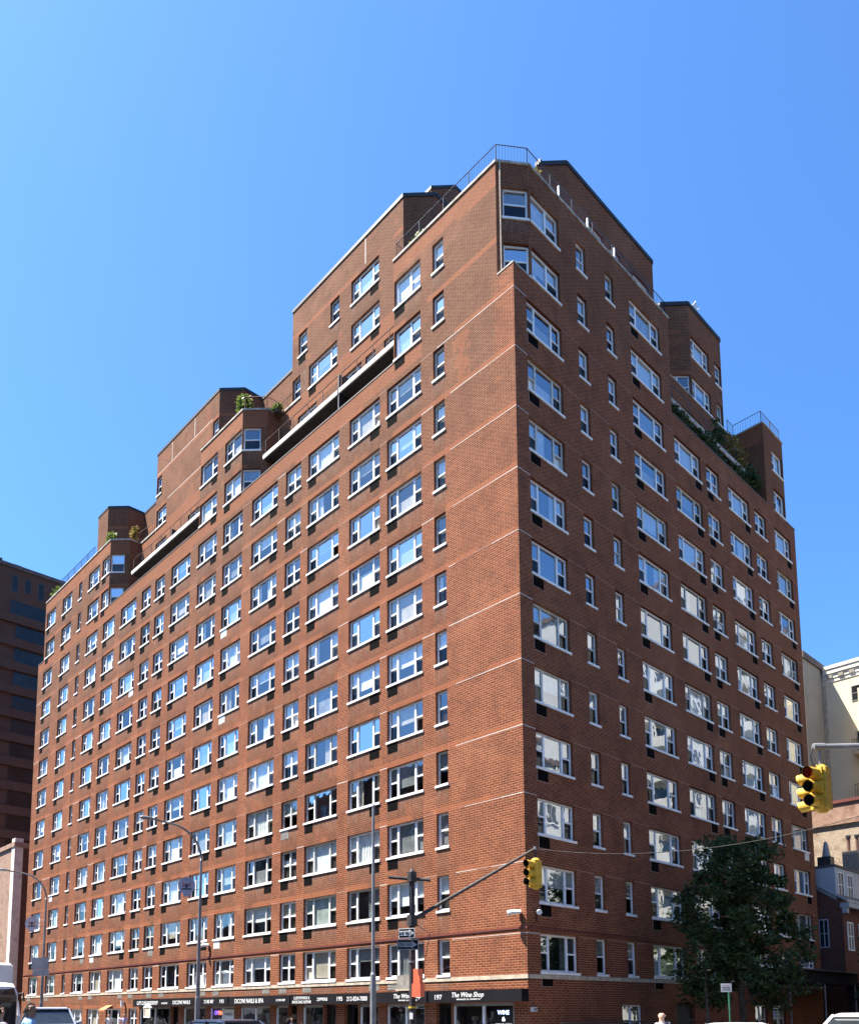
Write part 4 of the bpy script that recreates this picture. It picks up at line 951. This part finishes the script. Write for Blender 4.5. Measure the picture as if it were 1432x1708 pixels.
def signal_head(t, p, faces, k0=-1, lit=None):
    """three-section yellow signal hanging with its top at p; faces = list of outward directions"""
    x, y, z = p; sec = .29
    b = MB(); b.box(x-.14, x+.14, y-.14, y+.14, z-3*sec, z, 'yellow'); b.tube([(x, y, z), (x, y, z+.07)], [.15, .09], 'yellow', 10); b.tube([(x, y, z-3*sec-.06), (x, y, z-3*sec)], [.08, .14], 'yellow', 10)
    for s in range(1, 3): b.box(x-.147, x+.147, y-.147, y+.147, z-s*sec-.012, z-s*sec+.012, 'yellow')
    b.build('housing', t)
    for fi, d in enumerate(faces):
        d = Vector(d).normalized(); u = d.cross(Vector((0, 0, 1)))*-1
        c0 = Vector((x, y, 0))+d*.14
        dm = MB()
        for s in range(3):
            zc = z-sec*(s+.5)
            F = Fr((c0.x, c0.y, zc), (-d.y, d.x, 0))
            dm.fbox(F, -.13, .13, -.13, .13, 0.001, .05, 'yellow')
        dm.build('door', t)
        for s in range(3):
            zc = z-sec*(s+.5); F = Fr((c0.x, c0.y, zc), (-d.y, d.x, 0)); n = 16
            lm = MB(); lm.face([F.p(.10*math.cos(2*math.pi*i/n), .10*math.sin(2*math.pi*i/n), .053) for i in range(n)], 'redlens' if lit == (fi, s) else 'lensdark'); lo = lm.build('lens', t)
            vm = MB()
            for i in range(n):                                  # visor: open-bottomed tunnel
                a, c = math.radians(-80+340*i/n), math.radians(-80+340*(i+1)/n)
                for rr_, fl in ((.118, 0), (.106, 1)):
                    kk = 'yellow' if not fl else 'lensdark'
                    q = [F.p(rr_*math.cos(a), rr_*math.sin(a), .05), F.p(rr_*math.cos(c), rr_*math.sin(c), .05), F.p(rr_*math.cos(c), rr_*math.sin(c), .37-.06*(1-math.sin(c))*.5), F.p(rr_*math.cos(a), rr_*math.sin(a), .37-.06*(1-math.sin(a))*.5)]
                    vm.face(q if fl else q[::-1], kk)
            vm.build('visor', lo)
# left corner pole with sloping mast arm
PXY = (0.9, -6.9)
t = thing('signal_pole', 'dark brown signal pole with a sloping mast arm at the building corner', 'signal pole', (PXY[0], PXY[1], .1))
m = MB(); m.tube([(*PXY, 0), (*PXY, .6), (*PXY, .65), (*PXY, 6.2)], [.22, .20, .115, .085], 'brownpole', 12); m.build('shaft', t)
m = MB(); m.tube([(*PXY, 6.1), (*PXY, 6.42)], [.15, .15], 'brownpole', 10); m.tube([(PXY[0], PXY[1], 6.42), (PXY[0], PXY[1], 6.55)], [.1, .03], 'brownpole', 8)
a = Vector((PXY[0], PXY[1], 6.2)); m.tube([a-rt0*.75+Vector((0, 0, .06)), a, a+rt0*.6-Vector((0, 0, .04))], .055, 'brownpole', 8); m.build('cross_arm', t)
A0 = Vector((PXY[0], PXY[1], 4.87))
F = Fr((PXY[0], PXY[1], 0), (.93, .36, 0)); m = MB(); m.fbox(F, -.05, .07, 1.72, 1.92, .10, .128, 'letter'); m.build('sticker', t)
m = MB(); m.tube([(*PXY, 2.06), (*PXY, 2.12)], .135, 'yellow', 12); m.build('clamp', t)
m = MB(); m.tube([(*PXY, 3.5), (*PXY, 3.56)], .125, 'galv', 12); m.tube([(*PXY, 4.2), (*PXY, 4.25)], .122, 'galv', 12); m.build('strap', t)
A1 = CAM+(fwd+rt*((892-PPX)/F_PX)+up*((PPY-1416)/F_PX))*26.3
m = MB(); m.tube([A0, A0.lerp(A1, .5), A1], [.065, .055, .045], 'brownpole', 10); m.tube([A0-Vector((0, 0, .2)), A0+Vector((0, 0, .15))], .17, 'brownpole', 10); m.build('mast_arm', t)
m = MB(); m.tube([A0+Vector((.1, 0, -.1)), A0+Vector((.45, .35, -.45)), A0+Vector((.3, .3, -1.2))], .012, 'black', 5); m.build('cable', t)
H0 = A1-fwd*0.0-Vector((0, 0, .38))
t2 = thing('traffic_signal', 'small yellow traffic signal hung from the tip of the sloping mast arm', 'traffic signal', H0)
signal_head(t2, H0, [(0, -1, 0)])
m = MB(); m.tube([A1, H0+Vector((0, 0, .05))], .03, 'brownpole', 6); m.build('hanger', t2)
# right signal and mast arm
pr = lambda x, y, D: CAM+(fwd+rt*((x-PPX)/F_PX)+up*((PPY-y)/F_PX))*D
H1 = pr(1368, 1282, 17.0)
t2 = thing('traffic_signal', 'large yellow two way traffic signal showing red at the right edge', 'traffic signal', H1)
signal_head(t2, H1, [(-.2, -.98, 0), (-.98, .2, 0)], lit=(0, 0))
B0 = pr(1358, 1246, 17.0)
m = MB(); m.tube([H1+Vector((0, 0, .04)), (H1.x, H1.y, B0.z)], .028, 'galv', 6); m.build('hanger', t2)
m = MB(); m.tube([B0+rt0*-.02, B0-rt0*.1-Vector((0, 0, .18)), B0-rt0*.06-Vector((0, 0, .38)), H1+Vector((-.05, 0, .02))], .018, 'black', 6); m.build('cable', t2)
B1 = B0+(rt0*.998+Vector((0, 0, .012)))*6.5
t = thing('signal_pole', 'grey signal mast arm reaching in from the right edge', 'signal pole', (B1.x, B1.y, g(B1.x, B1.y)))
m = MB(); m.tube([B0-rt0*.03, B0+rt0*.2], .075, 'galv', 10); m.tube([B0+rt0*.05, B1], [.06, .09], 'galv', 12); m.build('mast_arm', t)
m = MB(); m.tube([(B1.x, B1.y, 0), (B1.x, B1.y, B1.z+.4)], [.16, .12], 'galv', 12); m.build('shaft', t)
# span wire
t = thing('span_wire', 'thin grey wire sagging from the mast arm tip to the right edge', 'wire', A1)
E1 = pr(1500, 1340, 22.0); pts = []
for i in range(25):
    s = i/24; p = A1.lerp(E1, s); p.z -= 0.62*4*s*(1-s); pts.append(p)
m = MB(); m.tube(pts, .010, 'wire', 5); m.build('strand', t); m = MB(); m.tube([A1+Vector((0, 0, -.04)), A1+Vector((0, 0, .07))], .05, 'galv', 8); m.build('clamp', t)
# one way signs and pedestrian signal
def arrow_sign(p, u, label, back, fore, w=.92, h=.33):
    t = thing('one_way_sign', label, 'road sign', p, None); F = Fr(p, u)
    m = MB(); m.fbox(F, -w/2, w/2, -h/2, h/2, -.006, .006, fore); m.fbox(F, -w/2+.02, w/2-.02, -h/2+.02, h/2-.02, .0061, .009, back); m.build('plate', t)
    m = MB(); z = h*.24; m.fbox(F, -w*.44, w*.16, -z, z, .0095, .012, fore); m.face([F.p(w*.16, -h*.38, .012), F.p(w*.44, 0, .012), F.p(w*.16, h*.38, .012)], fore); m.build('arrow', t)
    text_mesh('ONE WAY', F, -w*.12, -.05, .11, .0125, back, 'lettering', t, .45)
pS = pr(678, 1557, 25.85)
arrow_sign(pS, Vector((.93, .36, .0)), 'bright one way sign with a white arrow, the upper one on the dark pole', 'signblack', 'letter', .56*1.0, .31)
pS = pr(680, 1576, 25.85)
MT['dimgrey'] = mat('grey_and_shaded_sheet', (0.30, 0.29, 0.31), 0.5)
arrow_sign(pS, (0.72, 0.69, 0), 'dark one way sign in shade, the lower one on the dark pole', 'signblack', 'dimgrey', .66, .32)  # white arrow and border greyed, their shade put into the colour
pS = pr(697, 1641, 25.9)
t = thing('pedestrian_signal', 'orange red pedestrian signal box on the dark pole', 'pedestrian signal', pS); F = Fr(pS, (.93, .36, 0))
m = MB(); m.fbox(F, -.11, .11, .0, .46, -.12, .12, 'orange'); m.build('upper_housing', t); m = MB(); m.fbox(F, -.15, .15, -.42, -.004, -.15, .15, 'orange'); m.build('lower_housing', t)
m = MB(); m.fbox(F, -.17, -.155, -.3, .3, -.04, .04, 'brownpole'); m.fbox(F, .02, .155, -.004, .03, -.16, .0, 'orange'); m.build('bracket', t)
# sign on green post, street sign board on lamp
t = thing('parking_sign', 'small white parking sign on a green post before the street tree', 'road sign', (4.95, 3.6, .1)); pS = pr(1210, 1648, 31); F = Fr(pS, rt0)
MT['greenpost'] = mat('green_post', (0.02, 0.10, 0.06), 0.5)
m = MB(); m.tube([pS+rt0*.10-Vector((0, 0, 3.0)), pS+rt0*.10+Vector((0, 0, .15))], .035, 'greenpost', 8); m.build('post', t)
m = MB(); m.fbox(F, -.2, .2, -.16, .16, .04, .05, 'letter'); m.build('plate', t)
text_mesh('NO', F, 0, .05, .05, .052, 'rose', 'lettering', t, .2); text_mesh('STANDING', F, 0, -.03, .05, .052, 'black', 'lettering', t, .3); text_mesh('ANYTIME', F, 0, -.11, .05, .052, 'black', 'lettering', t, .3)
t = thing('sign_cabinet', 'grey back of a road sign on the farther left lamp post', 'road sign', (-35.3, -5.75, 4.8)); F = Fr((-35.45, -5.75, 4.75), rt0)
m = MB(); m.fbox(F, -.6, .5, -.0, .75, -.02, .02, 'dimgrey'); m.build('upper_plate', t); m = MB(); m.fbox(F, -.5, .55, -.42, -.02, -.02, .02, 'dimgrey'); m.build('lower_plate', t)
t = thing('awning', 'small orange canopy over a window left of the barbershop', 'awning', (-38, -1, 2))
MT['orangecl'] = mat('orange_canvas', (0.45, 0.17, 0.06), 0.8)
m = MB(); m.face([FL.p(-38.5, 2.15, 0.6), FL.p(-37.5, 2.15, 0.6), FL.p(-37.5, 2.45, 0.01), FL.p(-38.5, 2.45, 0.01)], 'orangecl'); m.fbox(FL, -38.5, -37.5, 2.03, 2.15, 0.585, 0.6, 'orangecl'); m.build('canvas', t)
m = MB(); m.tube([FL.p(-38.5, 2.16, 0.58), FL.p(-38.5, 2.16, 0.02)], .02, 'white', 5); m.tube([FL.p(-37.5, 2.16, 0.58), FL.p(-37.5, 2.16, 0.02)], .02, 'white', 5); m.build('frame', t)

# ---------------------------------------------------------------- vehicles
def paint(name, col, rough=0.25): return mat(name, col, rough, 0.0, var=0.03, spec=0.6)
def car(name, label, cat, loc, rz, body, L=4.7, Wd=1.86, Ht=1.46, belt=0.92, cab=(-1.95, -1.0, 0.75, 1.35), hood=0.9):
    """local x forwards; cab = rear glass foot, rear roof, front roof, windscreen foot"""
    t = thing(name, label, cat, (0, 0, 0))
    w = Wd/2; x0, x1 = -L/2, L/2
    def ring(x, zb, zt, ww): return [(x, -ww, zb+.1), (x, -ww*.94, zb), (x, ww*.94, zb), (x, ww, zb+.1), (x, ww*1.0, zt-.22), (x, ww*.93, zt-.04), (x, ww*.8, zt), (x, -ww*.8, zt), (x, -ww*.93, zt-.04), (x, -ww, zt-.22)]
    m = MB(); r0, r1, f1, f0 = cab
    st = [(x0, .45, belt-.22, w*.82), (x0+.12, .30, belt-.05, w*.95), (x0+.5, .22, belt, w), (r1, .2, belt+.0, w), (f0, .2, belt, w), (f0+.5, .2, hood, w), (x1-.35, .24, hood-.12, w*.96), (x1-.08, .3, hood-.25, w*.88), (x1, .42, hood-.36, w*.76)]
    m.loft([ring(*q) for q in st], body); m.build('body', t, smooth=False, fix=True)
    m = MB(); wt = w*.70
    def gr(x, z, ww): return [(x, -ww, z), (x, ww, z)]
    zr = Ht
    pts = [(r0, belt-.02, w*.9), (r1, zr-.05, wt), ((r1+f1)/2, zr, wt), (f1, zr-.06, wt*.98), (f0, belt-.02, w*.9)]
    m.loft([[(r1-.1, -wt, zr-.09), (r1-.1, wt, zr-.09), (r1-.1, wt*.9, zr-.03), (r1-.1, -wt*.9, zr-.03)], [(r1+.3, -wt-.02, zr-.06), (r1+.3, wt+.02, zr-.06), (r1+.3, wt*.9, zr), (r1+.3, -wt*.9, zr)], [(f1-.2, -wt-.02, zr-.06), (f1-.2, wt+.02, zr-.06), (f1-.2, wt*.9, zr), (f1-.2, -wt*.9, zr)], [(f1+.12, -wt, zr-.10), (f1+.12, wt, zr-.10), (f1+.12, wt*.9, zr-.05), (f1+.12, -wt*.9, zr-.05)]], body)
    for s in (-1, 1):                                     # pillars
        for (xa, za, xb, zb, wa, wb) in ((r0, belt-.02, r1-.05, zr-.06, w*.9, wt), (f0, belt-.02, f1+.06, zr-.08, w*.9, wt), ((r1+f1)/2, belt-.02, (r1+f1)/2, zr-.05, w*.93, wt+.01)):
            m.tube([(xa, s*wa, za), (xb, s*wb, zb)], .04, body, 6)
    m.build('roof', t, fix=True)
    m = MB(); e = .97
    A = [(r0, -w*.88, belt), (r1, -wt*e, zr-.07), (f1, -wt*e, zr-.09), (f0, -w*.88, belt)]; B = [(x, -y, z) for x, y, z in A]
    m.face(A, 'carglass'); m.face(B[::-1], 'carglass'); m.face([A[2], A[3], B[3], B[2]][::-1], 'carglass'); m.face([A[0], A[1], B[1], B[0]][::-1], 'carglass'); m.build('window', t)
    for sx in (x0+.85, x1-.85):
        for s in (-1, 1):
            m = MB(); m.tube([(sx, s*(w-.20), .33), (sx, s*(w+.01), .33)], .33, 'tyre', 20); wo = m.build('wheel', t)
            m = MB(); m.tube([(sx, s*(w-.02), .33), (sx, s*(w+.02), .33)], [.21, .19], 'galv', 14); m.build('rim', wo)
    for s in (-1, 1):
        m = MB(); m.box(x1-.22, x1-.03, s*w*.62-.17, s*w*.62+.17, hood-.38, hood-.24, 'headlamp'); m.build('headlight', t)
        m = MB(); m.box(x0+.0, x0+.14, s*w*.68-.15, s*w*.68+.15, belt-.3, belt-.12, 'taillamp'); m.build('tail_light', t)
        m = MB(); m.tube([(f0-.25, s*(w*.93), belt+.06), (f0-.22, s*(w+.18), belt+.12)], [.05, .10], body, 8); m.build('wing_mirror', t)
    t.location = loc; t.rotation_euler = (0, 0, rz); return t
MT['carglass'] = mat('car_glass', (0.02, 0.024, 0.028), 0.05, spec=0.9); MT['tyre'] = mat('tyre_rubber', (0.02, 0.02, 0.02), 0.8)
MT['headlamp'] = mat('headlamp_glass', (0.7, 0.7, 0.72), 0.1); MT['taillamp'] = mat('tail_lamp', (0.4, 0.02, 0.02), 0.2)
MT['whitecar'] = paint('white_car_paint', (0.72, 0.73, 0.75)); MT['silver'] = paint('silver_car_paint', (0.45, 0.48, 0.54)); MT['bluecar'] = paint('dark_blue_car_paint', (0.012, 0.02, 0.045)); MT['lightblue'] = paint('pale_blue_grey_car_paint', (0.30, 0.34, 0.42))
yr = math.radians
# SUV at the left, coming along the avenue
car('suv', 'pale blue grey suv with a dark windscreen at the bottom left', 'car', (-18.3, -11.2, g(-18, -11.2)), yr(-12), 'lightblue', 5.1, 2.0, 1.88, 1.12, (-2.45, -2.0, 0.75, 1.45), 1.15)
car('parked_car', 'dark blue sedan roof at the bottom in front of the nail spa', 'car', (-2.6, -11.6, g(-2.6, -11.6)), yr(180), 'bluecar', 4.3, 1.8, 1.40)
car('parked_car', 'white sedan parked at the bottom right corner', 'car', (12.95, -2.6, g(12.9, -2.6)), yr(92), 'whitecar', 4.8, 1.86, 1.47)
car('parked_car', 'white car with only its pale roof showing left of the green sign post', 'car', (7.1, 2.4, g(7.1, 2.4)-0.0), yr(90), 'whitecar', 4.6, 1.8, 1.42)
def coach(name, label, loc, rz, L=11.5):
    t = thing(name, label, 'bus', (0, 0, 0)); w = 1.27
    m = MB(); def_r = lambda x, zb, zt, ww: [(x, -ww, zb), (x, ww, zb), (x, ww, zt-.35), (x, ww*.86, zt-.05), (x, ww*.6, zt), (x, -ww*.6, zt), (x, -ww*.86, zt-.05), (x, -ww, zt-.35)]
    m.loft([def_r(-L/2, .35, 3.2, w*.96), def_r(-L/2+.3, .3, 3.3, w), def_r(L/2-.5, .3, 3.3, w), def_r(L/2-.12, .32, 3.1, w*.97), def_r(L/2, .4, 2.6, w*.9)], 'whitecar'); m.build('body', t, fix=True)
    m = MB(); m.box(L/2-.05, L/2+.02, -w*.89, w*.89, 1.0, 2.62, 'carglass'); m.hexa([(L/2-.09, -w*.86, 2.62), (L/2+.019, -w*.86, 2.62), (L/2+.019, w*.86, 2.62), (L/2-.09, w*.86, 2.62), (L/2-.2, -w*.8, 3.0), (L/2-.1, -w*.8, 3.0), (L/2-.1, w*.8, 3.0), (L/2-.2, w*.8, 3.0)], 'carglass')
    m.build('windscreen', t)
    m = MB()
    for s in (-1, 1): m.box(-L/2+.6, L/2-.7, min(s*w, s*(w+.015)), max(s*w, s*(w+.015)), 1.35, 2.75, 'carglass')
    m.build('window', t)
    for s in (-1, 1):
        m = MB(); m.tube([(L/2-.1, s*w*.95, 2.7), (L/2+.25, s*(w+.1), 2.75), (L/2+.28, s*(w+.12), 2.3)], [.03, .04, .08], 'black', 6); m.build('mirror', t)
        m = MB(); m.box(L/2-.02, L/2+.03, s*w*.68-.18, s*w*.68+.18, .62, .82, 'headlamp'); m.build('headlight', t)
        for x in (-L/2+2.4, L/2-2.3):
            m = MB(); m.tube([(x, s*(w-.28), .48), (x, s*(w+.012), .48)], .48, 'tyre', 20); wo = m.build('wheel', t); m = MB(); m.tube([(x, s*(w), .48), (x, s*(w+.03), .48)], .27, 'galv', 14); m.build('rim', wo)
    t.location = loc; t.rotation_euler = (0, 0, rz)
p = pr(9, 1700, 44.0); coach('coach', 'white coach with a wide dark windscreen at the left edge', (p.x-5.7, p.y-1.0, g(p.x, p.y)), yr(4))
t = thing('box_truck', 'grey box truck rising behind the coach at the left edge', 'truck', (0, 0, 0))
m = MB(); def_r = lambda x, ww, z0, z1: [(x, -ww, z0), (x, ww, z0), (x, ww, z1-.12), (x, ww-.15, z1), (x, -ww+.15, z1), (x, -ww, z1-.12)]
m.loft([def_r(-3.5, 1.2, .9, 4.9), def_r(2.6, 1.2, .9, 4.9), def_r(2.9, 1.15, 1.1, 4.75)], 'silver'); m.build('box', t, fix=True)
m = MB(); m.loft([def_r(3.0, 1.05, .6, 2.7), def_r(4.3, 1.05, .6, 2.6), def_r(4.9, 1.0, .6, 1.6)], 'whitecar'); m.build('cab', t, fix=True)
m = MB(); m.face([(4.92, -.85, 1.55), (4.92, .85, 1.55), (4.36, .85, 2.5), (4.36, -.85, 2.5)], 'carglass'); m.build('windscreen', t)
for s in (-1, 1):
    for x in (-2.3, 3.8):
        m = MB(); m.tube([(x, s*.85, .48), (x, s*1.16, .48)], .48, 'tyre', 18); m.build('wheel', t)
p = pr(-2, 1700, 50.0); t.location = (p.x-4.2, p.y-0.2, g(p.x, p.y)); t.rotation_euler = (0, 0, yr(3))

# ---------------------------------------------------------------- people
MT['skin'] = mat('skin', (0.42, 0.23, 0.15), 0.55, var=0.06); MT['skind'] = mat('brown_skin', (0.20, 0.10, 0.06), 0.55, var=0.06); MT['skinl'] = mat('light_skin', (0.55, 0.33, 0.24), 0.55, var=0.05)
MT['hairb'] = mat('black_hair', (0.018, 0.015, 0.013), 0.9, spec=0.1); MT['hairr'] = mat('brown_hair', (0.10, 0.05, 0.03), 0.9, spec=0.1)
MT['blue'] = mat('light_blue_cloth', (0.25, 0.45, 0.68), 0.85, var=0.08, vscale=5); MT['greycl'] = mat('grey_cloth', (0.30, 0.28, 0.29), 0.85); MT['lilaccl'] = mat('lilac_cloth', (0.42, 0.38, 0.58), 0.85); MT['navy'] = mat('navy_cloth', (0.04, 0.045, 0.07), 0.85); MT['denim'] = mat('denim', (0.10, 0.14, 0.24), 0.85); MT['whitecl'] = mat('white_cloth', (0.7, 0.7, 0.7), 0.85)
def person(label, loc, face, h=1.74, skin='skin', top='blue', legs='denim', hair='hairb', long=False, bald=False, arm=None, stride=0.12):
    t = thing('person', label, 'person', (0, 0, 0)); k = h/1.74
    V = []; E = []; Rd = []
    def v(x, y, z, r, par=None, ry=None):
        V.append((x*k, y*k, z*k)); Rd.append((r*k, (ry or r)*k)); i = len(V)-1
        if par is not None: E.append((par, i))
        return i
    pel = v(0, 0, .95, .145, None, .115); wst = v(0, 0, 1.1, .135, pel, .10); ch = v(0, 0, 1.28, .165, wst, .115); sh = v(-.01, 0, 1.42, .12, ch, .09); nk = v(.0, 0, 1.49, .062, sh)
    h0 = v(.02, 0, 1.545, .068, nk); h1 = v(.025, 0, 1.60, .088, h0, .076); h2 = v(.012, 0, 1.66, .096, h1, .084); v(.0, 0, 1.705, .066, h2)
    for s in (-1, 1):
        hp = v(0, s*.09, .88, .10, pel); kn = v(.03+s*stride*.4, s*.095, .49, .062, hp); an = v(-.02+s*stride, s*.095, .09, .042, kn); v(.14+s*stride, s*.105, .035, .036, an)
        so_ = v(-.01, s*.17, 1.40, .066, sh); 
        if arm and s in arm: pts = [(.10, s*.24, 1.17, .045), (.34, s*.2, 1.22, .034)]; fd = (1, 0, .1)
        else: pts = [(-.02, s*.235, 1.13, .043), (.06, s*.25, .89, .032)]; fd = (.25, 0, -1)
        p = so_
        for q in pts: p = v(*q, p)
        fd = Vector(fd).normalized(); sd = Vector((0, 1, 0)) if abs(fd.z) < .9 else Vector((1, 0, 0))
        o = Vector(V[p])/k; pm = o+fd*.055; pa = v(pm.x, pm.y, pm.z, .030, p, .018)
        for j, (off, ln) in enumerate(((-.03, .068), (-.01, .078), (.01, .072), (.028, .056))):
            b0 = pm+fd*.03+sd*off; c = v(b0.x, b0.y, b0.z, .009, pa); b1 = b0+fd*ln*.55; c = v(b1.x, b1.y, b1.z, .0085, c); b2 = b1+fd*ln*.4-Vector((.012, s*.012, 0)); v(b2.x, b2.y, b2.z, .008, c)
        b0 = o+fd*.03-sd*.035; c = v(b0.x, b0.y, b0.z, .011, p); b1 = b0+fd*.045-sd*.02; v(b1.x, b1.y, b1.z, .009, c)
    me = bpy.data.meshes.new('person'); me.from_pydata(V, E, []); ob = bpy.data.objects.new('tmp', me); COL.objects.link(ob)
    sk = ob.modifiers.new('s', 'SKIN'); sk.use_smooth_shade = True
    for i, d in enumerate(me.skin_vertices[0].data): d.radius = Rd[i]; d.use_root = (i == 0)
    ob.modifiers.new('u', 'SUBSURF').levels = 2
    dg = bpy.context.evaluated_depsgraph_get(); bm_ = bpy.data.meshes.new_from_object(ob.evaluated_get(dg)); bpy.data.objects.remove(ob)
    bm_.name = 'body'; bm_.materials.clear()
    for q in (skin, top, legs, 'black'): bm_.materials.append(MT[q])
    for po in bm_.polygons:
        c = po.center/k; po.use_smooth = True
        r = math.hypot(c.x, c.y)
        if c.z > 1.475: mi = 0
        elif c.z < .11: mi = 3
        elif abs(c.y) > .16 and c.z < 1.24: mi = 0
        elif arm and c.x > .16: mi = 1 if c.x < .30 else 0
        elif c.z < .93: mi = 2
        else: mi = 1
        po.material_index = mi
    link('body', bm_, t)
    m = MB()                                                  # face: nose, mouth, eyes, ears
    z = 1.61*k
    m.tube([(.10*k, 0, z+.035*k), (.128*k, 0, z-.005*k)], [.008*k, .016*k], skin, 6)
    for s in (-1, 1):
        m.tube([(.098*k, s*.032*k, z+.03*k), (.105*k, s*.032*k, z+.03*k)], .010*k, 'black', 6); m.tube([(.01*k, s*.082*k, z+.03*k), (-.005*k, s*.095*k, z+.005*k)], [.02*k, .014*k], skin, 6)
    m.tube([(.098*k, -.024*k, z-.04*k), (.104*k, 0, z-.04*k), (.098*k, .024*k, z-.04*k)], .006*k, 'rose', 5); m.build('face', t)
    if not bald:
        m = MB(); rings = []
        for i in range(8):
            a = math.pi/2*i/7
            rings.append([((-.010+.101*math.cos(a)*math.cos(b_)*(0.94 if math.cos(b_) > .3 else 1.03))*k, 0.091*math.cos(a)*math.sin(b_)*k, (1.655+.088*math.sin(a)-(.10*(1-math.cos(b_))/2*math.cos(a)))*k) for b_ in [2*math.pi*j/18 for j in range(18)]])
        m.loft(rings, hair)
        if long: m.tube([(-.05*k, 0, 1.66*k), (-.085*k, 0, 1.55*k), (-.10*k, 0, 1.38*k)], [.085*k, .095*k, .06*k], hair, 10)
        m.build('hair', t, smooth=True, fix=True)
    t.location = loc; t.rotation_euler = (0, 0, face)
    return t
def stand(px, D, zoff=0):
    p = pr(px, 1690, D); return (p.x, p.y, (0.15 if -5 < p.y and p.x < 4.6 else g(p.x, p.y))+zoff)
right_dir = math.atan2(rt.y, rt.x); to_cam = math.atan2(-fwd.y, -fwd.x)
person('person in a light blue shirt facing right with one arm raised, bottom left', stand(50, 14.2), right_dir+.35, 1.74, 'skind', 'blue', 'navy', 'hairb', arm=(-1,))
person('person with dark hair in a grey shirt cut off at the bottom left corner', stand(-3, 13.6), to_cam+2.8, 1.70, 'skin', 'greycl', 'denim', 'hairb')
person('bald person with sunlit head before the shaded wall, bottom right', stand(1103, 22.5), to_cam-.5, 1.76, 'skinl', 'greycl', 'denim', bald=True)
person('person with long dark hair in a lilac top outside the shoe repair shop', stand(484, 33.0), right_dir+.6, 1.72, 'skin', 'lilaccl', 'navy', 'hairb', long=True)
person('person in a lilac shirt walking below the white wall lamp, far left', stand(207, 50.0), to_cam+.4, 1.74, 'skin', 'lilaccl', 'denim', 'hairr')
person('person in dark clothes beside the middle lamp post by the nail spa', stand(338, 38.5), right_dir, 1.78, 'skind', 'navy', 'navy', 'hairb')
person('person in white beneath the small orange canopy', stand(182, 53.0), to_cam, 1.72, 'skin', 'whitecl', 'denim', 'hairb')

t = thing('garden_chair', 'two white folded chairs tipped over the roof edge of the right penthouse', 'chair', (-2.2, 20.6, 45.6))
m = MB()
for (a, c) in (((-2.2, 20.1, 45.6), (-2.2, 21.0, 46.75)), ((-2.2, 20.5, 45.6), (-2.2, 21.4, 46.5)), ((-2.2, 20.3, 46.1), (-2.2, 20.9, 45.7)), ((-2.2, 20.9, 46.4), (-2.2, 21.2, 45.7)), ((-2.5, 20.1, 45.6), (-2.5, 21.0, 46.75))): m.tube([a, c], .045, 'letter', 6)
m.build('frame', t); m = MB(); m.face([(-2.15, 20.35, 46.0), (-2.15, 20.65, 45.8), (-2.15, 21.15, 46.45), (-2.15, 20.85, 46.6)], 'letter'); m.face([(-2.19, 20.85, 46.6), (-2.19, 21.15, 46.45), (-2.19, 20.65, 45.8), (-2.19, 20.35, 46.0)], 'letter'); m.build('seat', t)
